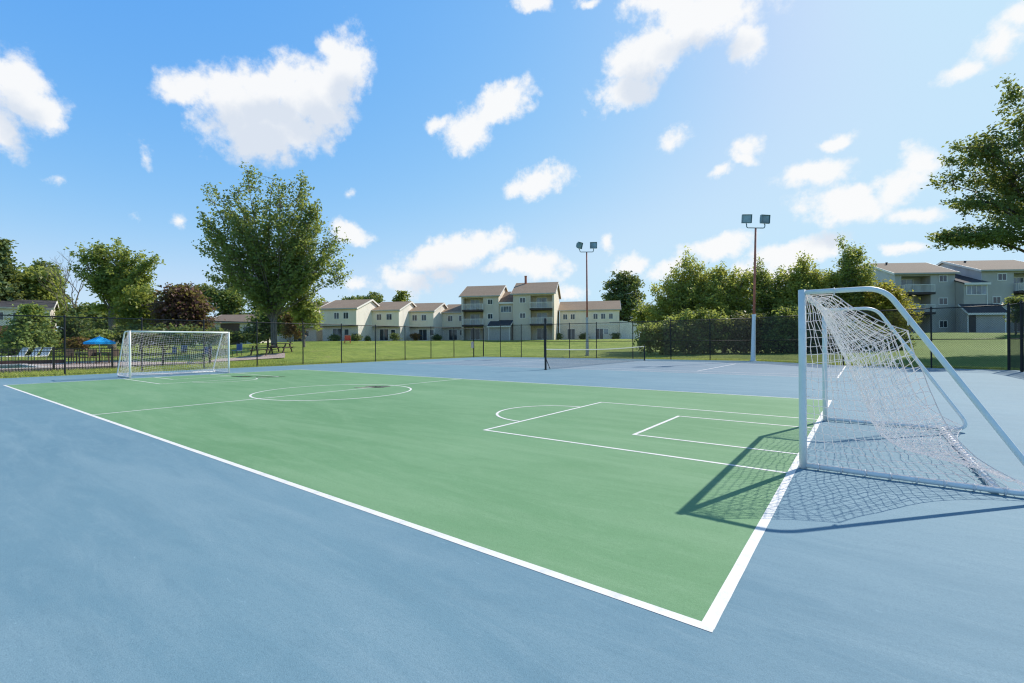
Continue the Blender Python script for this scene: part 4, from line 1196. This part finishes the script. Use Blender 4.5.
for i, (px, d, lobes, lab, mat) in enumerate([
        (662, 41, [(648, 338, 12, 16), (668, 336, 16, 19), (682, 328, 12, 16)], 'shaded brownish hedge bush at the left end behind the back fence', 'olive'),
        (704, 41, [(694, 338, 16, 18), (714, 332, 16, 22), (704, 322, 9, 12)], 'shaded hedge bush left of the pole behind the back fence', 'olive'),
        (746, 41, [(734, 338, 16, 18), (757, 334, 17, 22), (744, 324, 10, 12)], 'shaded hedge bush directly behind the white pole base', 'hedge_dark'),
        (786, 40, [(776, 339, 16, 18), (796, 333, 17, 22), (784, 322, 10, 14)], 'shaded hedge bush right of the pole behind the back fence', 'olive'),
        (832, 39, [(822, 340, 20, 18), (848, 340, 20, 18)], 'dark hedge bush seen through the near goal net', 'darkleaf'),
        (878, 39, [(868, 342, 18, 15), (890, 342, 16, 15)], 'dark hedge bush below the yellow leaved tree', 'darkleaf')]):
    tree(lab, px, d, lobes, .07, .5, mat, 260, 30, .25, .24, .05, 6, 60+i, 'bark_dark', name='hedge_bush', cat='shrub', group='hedge bushes behind the back fence')
# oak at the right edge
tree('large oak with spreading layered boughs overhanging the right edge', 1092, 34,
     [(1026, 130, 16, 40), (990, 162, 26, 14), (985, 148, 28, 12), (958, 178, 18, 12), (1010, 180, 40, 16), (975, 206, 34, 10), (1000, 236, 44, 14), (965, 238, 28, 10), (1046, 205, 44, 30), (944, 160, 8, 8), (1100, 150, 70, 70), (1150, 200, 60, 60), (948, 240, 16, 9), (1012, 95, 10, 24)],
     .48, 5.5, 'oak', 1700, 32, .25, .20, .25, 70, 70, 'bark_dark', flat_=.45, twig=.010)
tree('small leafy tree beside the right fence post before the grey flats', 1016, 52, [(1018, 306, 11, 9), (1026, 316, 10, 10)], .08, 1.5, 'oak', 80, 30, .28, .24, 0, 6, 71)

# shrubs against the houses
for i, (px, d, py, r_, lab) in enumerate([
        (334, 75, 338, 5, 'dark low shrub at the wall of the white gabled townhouse'), (356, 76, 338, 5, 'dark low shrub right of the red patio chair'),
        (394, 79, 337, 4, 'dark round shrub beside the closed patio door'), (415, 83, 336.5, 5, 'reddish shrub left of the dark open patio door'),
        (366, 79, 339, 4, 'low shrub at the foot of the first white gable'), (437, 84, 338, 4, 'low shrub at the foot of the third white gable')]):
    tree(lab, px, d, [(px, py, r_, 3.5)], .05, .3, 'rustleaf' if i == 3 else 'darkleaf', 22, 24, .3, .22, 0, 4, 80+i, 'bark_dark', name='shrub', cat='shrub', group='shrubs along the townhouse walls')
for i, (px, d, lab) in enumerate([(558, 86, 'dark bush left of the wing door'), (584, 86, 'dark bush under the first wing windows beside the slim pole'), (616, 86, 'dark trimmed bush at the right end of the low wing')]):
    tree(lab, px, d, [(px, 337, 5, 3.5)], .05, .3, 'darkleaf', 30, 24, .3, .22, 0, 4, 90+i, 'bark_dark', name='shrub', cat='shrub', group='bushes along the low wing')

# ------------------------------------------------------------------ pool side
def gquad(name, pts, z, m, base): return struct(MB().prism(pts, 'z', base, z).build(name, m))


gquad('pool_deck', [(-46, -16), (-33.6, -16), (-33.6, 10.0), (-37, 11.4), (-46, 8)], .12, M['concrete'], -.4)
gquad('pool_water', [(-43, -12), (-35.6, -12), (-35.6, 2.6), (-43, 2.6)], .128, M['pool'], .06)
cp = MB()
cp.box(-35.6, -35.2, -12.4, 3.0, .1, .16); cp.box(-43.4, -43, -12.4, 3.0, .1, .16); cp.box(-43, -35.6, 2.6, 3.0, .1, .16); cp.box(-43, -35.6, -12.4, -12, .1, .16)
struct(cp.build('pool_coping', M['pool_tile']))


def picket_fence(label, a, b, posts_gap=2.4, H=1.18):
    a = np.array(a); b = np.array(b); Ld = np.linalg.norm(b-a); ang = math.atan2(b[1]-a[1], b[0]-a[0])
    g = empty('picket_fence', (a[0], a[1], 0.0), label, 'fence', ang, 'black metal pool fences')
    pk = MB()
    for x in np.arange(.11, Ld, .115): pk.box(x-.010, x+.010, -.010, .010, .05, H)
    pk.build('pickets', M['black_metal'], g)
    for z in (.14, H-.16, H-.01): MB().box(0, Ld, -.022, .022, z, z+.035).build('rail', M['black_metal'], g)
    for x in np.arange(0, Ld+.1, posts_gap): MB().box(x-.045, x+.045, -.045, .045, -.3, H+.10).build('post', M['black_metal'], g, bevel=.01)
    return g


picket_fence('black metal picket fence along the pool deck behind the far goal', (-33.4, -14), (-33.4, 9.9))
picket_fence('black metal picket fence return at the end of the pool deck by the picnic benches', (-33.5, 10.2), (-38, 11.8))


def lounger(loc, rz, label, mat, back=1.05):
    g = empty('pool_lounger', loc, label, 'lounger', rz, 'pool loungers')
    MB().box(-.32, .32, -.65, .62, .30, .36).build('seat', M[mat], g, bevel=.01)
    R = Matrix.Translation((0, .62, .34)) @ Matrix.Rotation(back, 4, 'X')
    MB().box(-.32, .32, 0, .78, -.03, .03, R).build('backrest', M[mat], g, bevel=.01)
    for x in (-.28, .28):
        for y in (-.55, .5): MB().tube([(x, y, 0), (x, y, .30)], .02, 6).build('leg', M['galv'], g)
    return g


LO = [(12, 352, 38.5, 'whitefab', 'leftmost white lounger across the pool'), (24, 352, 38.5, 'whitefab', 'second white lounger from the left across the pool'), (37, 352, 38.5, 'whitefab', 'white lounger across the pool nearest the fence post')]
for px, py, d, mt, lab in LO:
    q = at(px, py, d); lounger((q[0], q[1], max(.12, float(ground_z(q[0], q[1])))), FACE+random.uniform(-.3, .3), lab, mt)
# low brown wall across the pool
wl = MB().box(-.15, .15, -14, 5, 0, .30); o = wl.build('low_wall', M['brownbench']); o.location = (-43.9, 0, .05)
tag(o, 'long low dark brown wall on the far side of the pool', 'wall')
# parasol
q = at(99.5, 345, 33); zb = max(.1, float(ground_z(q[0], q[1])))
g = empty('pool_parasol', (q[0], q[1], zb), 'bright blue octagonal parasol over the pool deck left of the far goal', 'parasol', .3)
hz_ = at(99.5, 343.5, 33)[2]-zb; ht = at(99.5, 336.2, 33)[2]-zb
cv = MB(); n = 8; Rr = .90
cv.add([(0, 0, ht)]+[(Rr*math.cos(2*PI*k/n), Rr*math.sin(2*PI*k/n), hz_+.10) for k in range(n)]+[(Rr*math.cos(2*PI*k/n), Rr*math.sin(2*PI*k/n), hz_-.05) for k in range(n)],
       [(0, 1+k, 1+(k+1) % n) for k in range(n)]+[(1+k, 9+k, 9+(k+1) % n, 1+(k+1) % n) for k in range(n)])
cv.build('canopy', M['umb'], g)
MB().tube([(0, 0, 0), (0, 0, ht+.08)], .025, 8).build('pole', M['white_bar'], g)
for k in range(n): MB().tube([(0, 0, ht-.03), (Rr*.98*math.cos(2*PI*k/n), Rr*.98*math.sin(2*PI*k/n), hz_+.07)], .012, 5).build('rib', M['white_bar'], g)
MB().lathe([(.28, 0), (.28, .06), (.05, .10), (.04, .35)]).build('base', M['black_metal'], g)


def patio_table(loc, label):
    g = empty('patio_table', loc, label, 'table', random.uniform(0, 1), 'dark patio tables by the pool')
    MB().lathe([(.55, .70), (.55, .74)], n=16).build('tabletop', M['wood'], g)
    for k in range(4): MB().tube([(.35*math.cos(k*PI/2), .35*math.sin(k*PI/2), 0), (.3*math.cos(k*PI/2), .3*math.sin(k*PI/2), .70)], .025, 6).build('leg', M['wood'], g)


def patio_chair(loc, rz, label, mt='wood', grp='dark patio chairs by the pool'):
    g = empty('patio_chair', loc, label, 'chair', rz, grp)
    MB().box(-.25, .25, -.25, .25, .40, .45).build('seat', M[mt], g, bevel=.01)
    MB().box(-.25, .25, .22, .27, .48, .95).build('backrest', M[mt], g, bevel=.01)
    for x in (-.22, .22):
        for y in (-.22, .22): MB().tube([(x, y, 0), (x, y, .40)], .02, 6).build('leg', M['wood'], g)


for px, d, lab in ((78, 31, 'round dark table left of the blue parasol'), (104, 31.5, 'round dark table under the blue parasol')):
    q = at(px, 355, d); patio_table((q[0], q[1], .12), lab)
for px, d, rz, lab in ((71, 31.2, 1.2, 'dark chair left of the first round patio table'), (85, 30.6, -1.2, 'dark chair right of the first round patio table'), (96, 31, 1.4, 'dark chair left under the parasol'), (112, 31, -1.5, 'dark chair right under the parasol')):
    q = at(px, 355, d); patio_chair((q[0], q[1], .12), rz+FACE, lab)


for px, d, rz, lab in ((183, 44, .2, 'blue chair seen high through the middle of the far goal net'), (171, 36, -.4, 'blue chair behind the centre of the far goal net'), (207, 35, .3, 'blue chair behind the right end of the far goal net'), (237, 36, -.2, 'blue chair standing just right of the far goal post')):
    q = at(px, 355, d); patio_chair((q[0], q[1], float(ground_z(q[0], q[1]))), rz+FACE, lab, 'bluefab', 'blue chairs on the lawn by the pool')


# picnic benches
def bench(px, d, label, rz, ln=1.5):
    q = at(px, 355, d); g = empty('picnic_bench', (q[0], q[1], float(ground_z(q[0], q[1]))), label, 'bench', rz, 'brown picnic benches')
    MB().box(-ln/2, ln/2, -.35, .35, .70, .75).build('tabletop', M['wood'], g, bevel=.01)
    for y in (-.62, .62): MB().box(-ln/2, ln/2, y-.13, y+.13, .42, .46).build('seat', M['wood'], g, bevel=.01)
    for x in (-ln/2+.25, ln/2-.25):
        b = MB(); b.box(x-.04, x+.04, -.66, .66, .36, .415)
        for s in (-1, 1):
            b.prism([(s*.66-.05, 0), (s*.66+.05, 0), (s*.25+.05, .70), (s*.25-.05, .70)], 'x', x-.035, x+.035)
        b.build('leg', M['wood'], g)


bench(262, 36, 'brown picnic table left of the other under the maple', FACE+.1, 1.6)
bench(281, 37, 'brown picnic table right of the other under the maple', FACE-.1, 1.6)
# gravel strip below the benches
q0 = [at(px, 357, d)[:2] for px, d in ((205, 32.5), (285, 34.2), (285, 36.6), (215, 34.6))]
n = 12; gv = []; gf = []
for i in range(n+1):
    for j in range(n+1):
        u, v = i/n, j/n; P_ = (1-u)*(1-v)*q0[0]+u*(1-v)*q0[1]+u*v*q0[2]+(1-u)*v*q0[3]
        gv.append((P_[0], P_[1], float(ground_z(P_[0], P_[1]))+.05))
for i in range(n):
    for j in range(n): gf.append((i*(n+1)+j, (i+1)*(n+1)+j, (i+1)*(n+1)+j+1, i*(n+1)+j+1))
struct(MB().add(gv, gf).build('gravel_path', M['concrete'], smooth=True))
# red chair on the townhouse lawn
q = at(347.5, 342, 69); g = empty('garden_chair', (q[0], q[1], float(ground_z(q[0], q[1]))), 'bright red garden chair on the lawn before the white gabled townhouse', 'chair', FACE+.3)
MB().box(-.42, .42, -.42, .42, .36, .44).build('seat', M['red'], g); MB().box(-.42, .42, .34, .44, .44, 1.15).build('backrest', M['red'], g)
for x in (-.38, .38):
    for y in (-.36, .36): MB().box(x-.05, x+.05, y-.05, y+.05, 0, .36).build('leg', M['red'], g)
    MB().box(x-.08, x+.08, -.45, .36, .62, .67).build('armrest', M['red'], g)

# ------------------------------------------------------------------ grass along the court edge
r = np.random.default_rng(77); N = 34000
t = r.uniform(0, 1, N)
gxv = np.empty(N); gyv = np.empty(N)
half = N*6//10
gxv[:half] = FX+.22-np.abs(r.normal(0, .5, half)); gyv[:half] = r.uniform(-9, 31.5, half)
seg = [((FX, 31.75), (-16, 33.15)), ((-16, 33.15), (-5.4, 33.25)), ((-5.4, 33.25), (-.2, 29.2)), ((-.2, 29.2), (6.2, 27.95))]
pk = r.integers(0, 4, N-half)
A_ = np.array([s[0] for s in seg])[pk]; B_ = np.array([s[1] for s in seg])[pk]; tt = t[half:, None]
Pp = A_+(B_-A_)*tt; nn = np.stack([-(B_-A_)[:, 1], (B_-A_)[:, 0]], 1); nn = nn/np.linalg.norm(nn, axis=1, keepdims=True); nn[nn[:, 1] < 0] *= -1
Pp += nn*(np.abs(r.normal(0, .4, (N-half, 1)))-.05)
gxv[half:], gyv[half:] = Pp[:, 0], Pp[:, 1]
m_ = 9000; gxv[:m_] = r.uniform(-33.3, -28.1, m_); gyv[:m_] = r.uniform(-5, 14, m_)
gz = ground_z(gxv, gyv)
hgt = r.uniform(.05, .17, N); a = r.uniform(0, 2*PI, N); wdt = r.uniform(.008, .02, N)
V = np.empty((N, 3, 3)); lean = r.normal(0, .05, (N, 2))
V[:, 0] = np.stack([gxv-np.cos(a)*wdt, gyv-np.sin(a)*wdt, gz], 1); V[:, 1] = np.stack([gxv+np.cos(a)*wdt, gyv+np.sin(a)*wdt, gz], 1)
V[:, 2] = np.stack([gxv+lean[:, 0], gyv+lean[:, 1], gz+hgt], 1)
me = bpy.data.meshes.new('grass'); me.from_pydata(V.reshape(-1, 3).tolist(), [], np.arange(N*3).reshape(-1, 3).tolist()); me.materials.append(M['grassblade'])
o = bpy.data.objects.new('grass', me); COL.objects.link(o); o['kind'] = 'stuff'; o['label'] = 'short yellow green grass growing along the foot of the court fence'; o['category'] = 'grass'
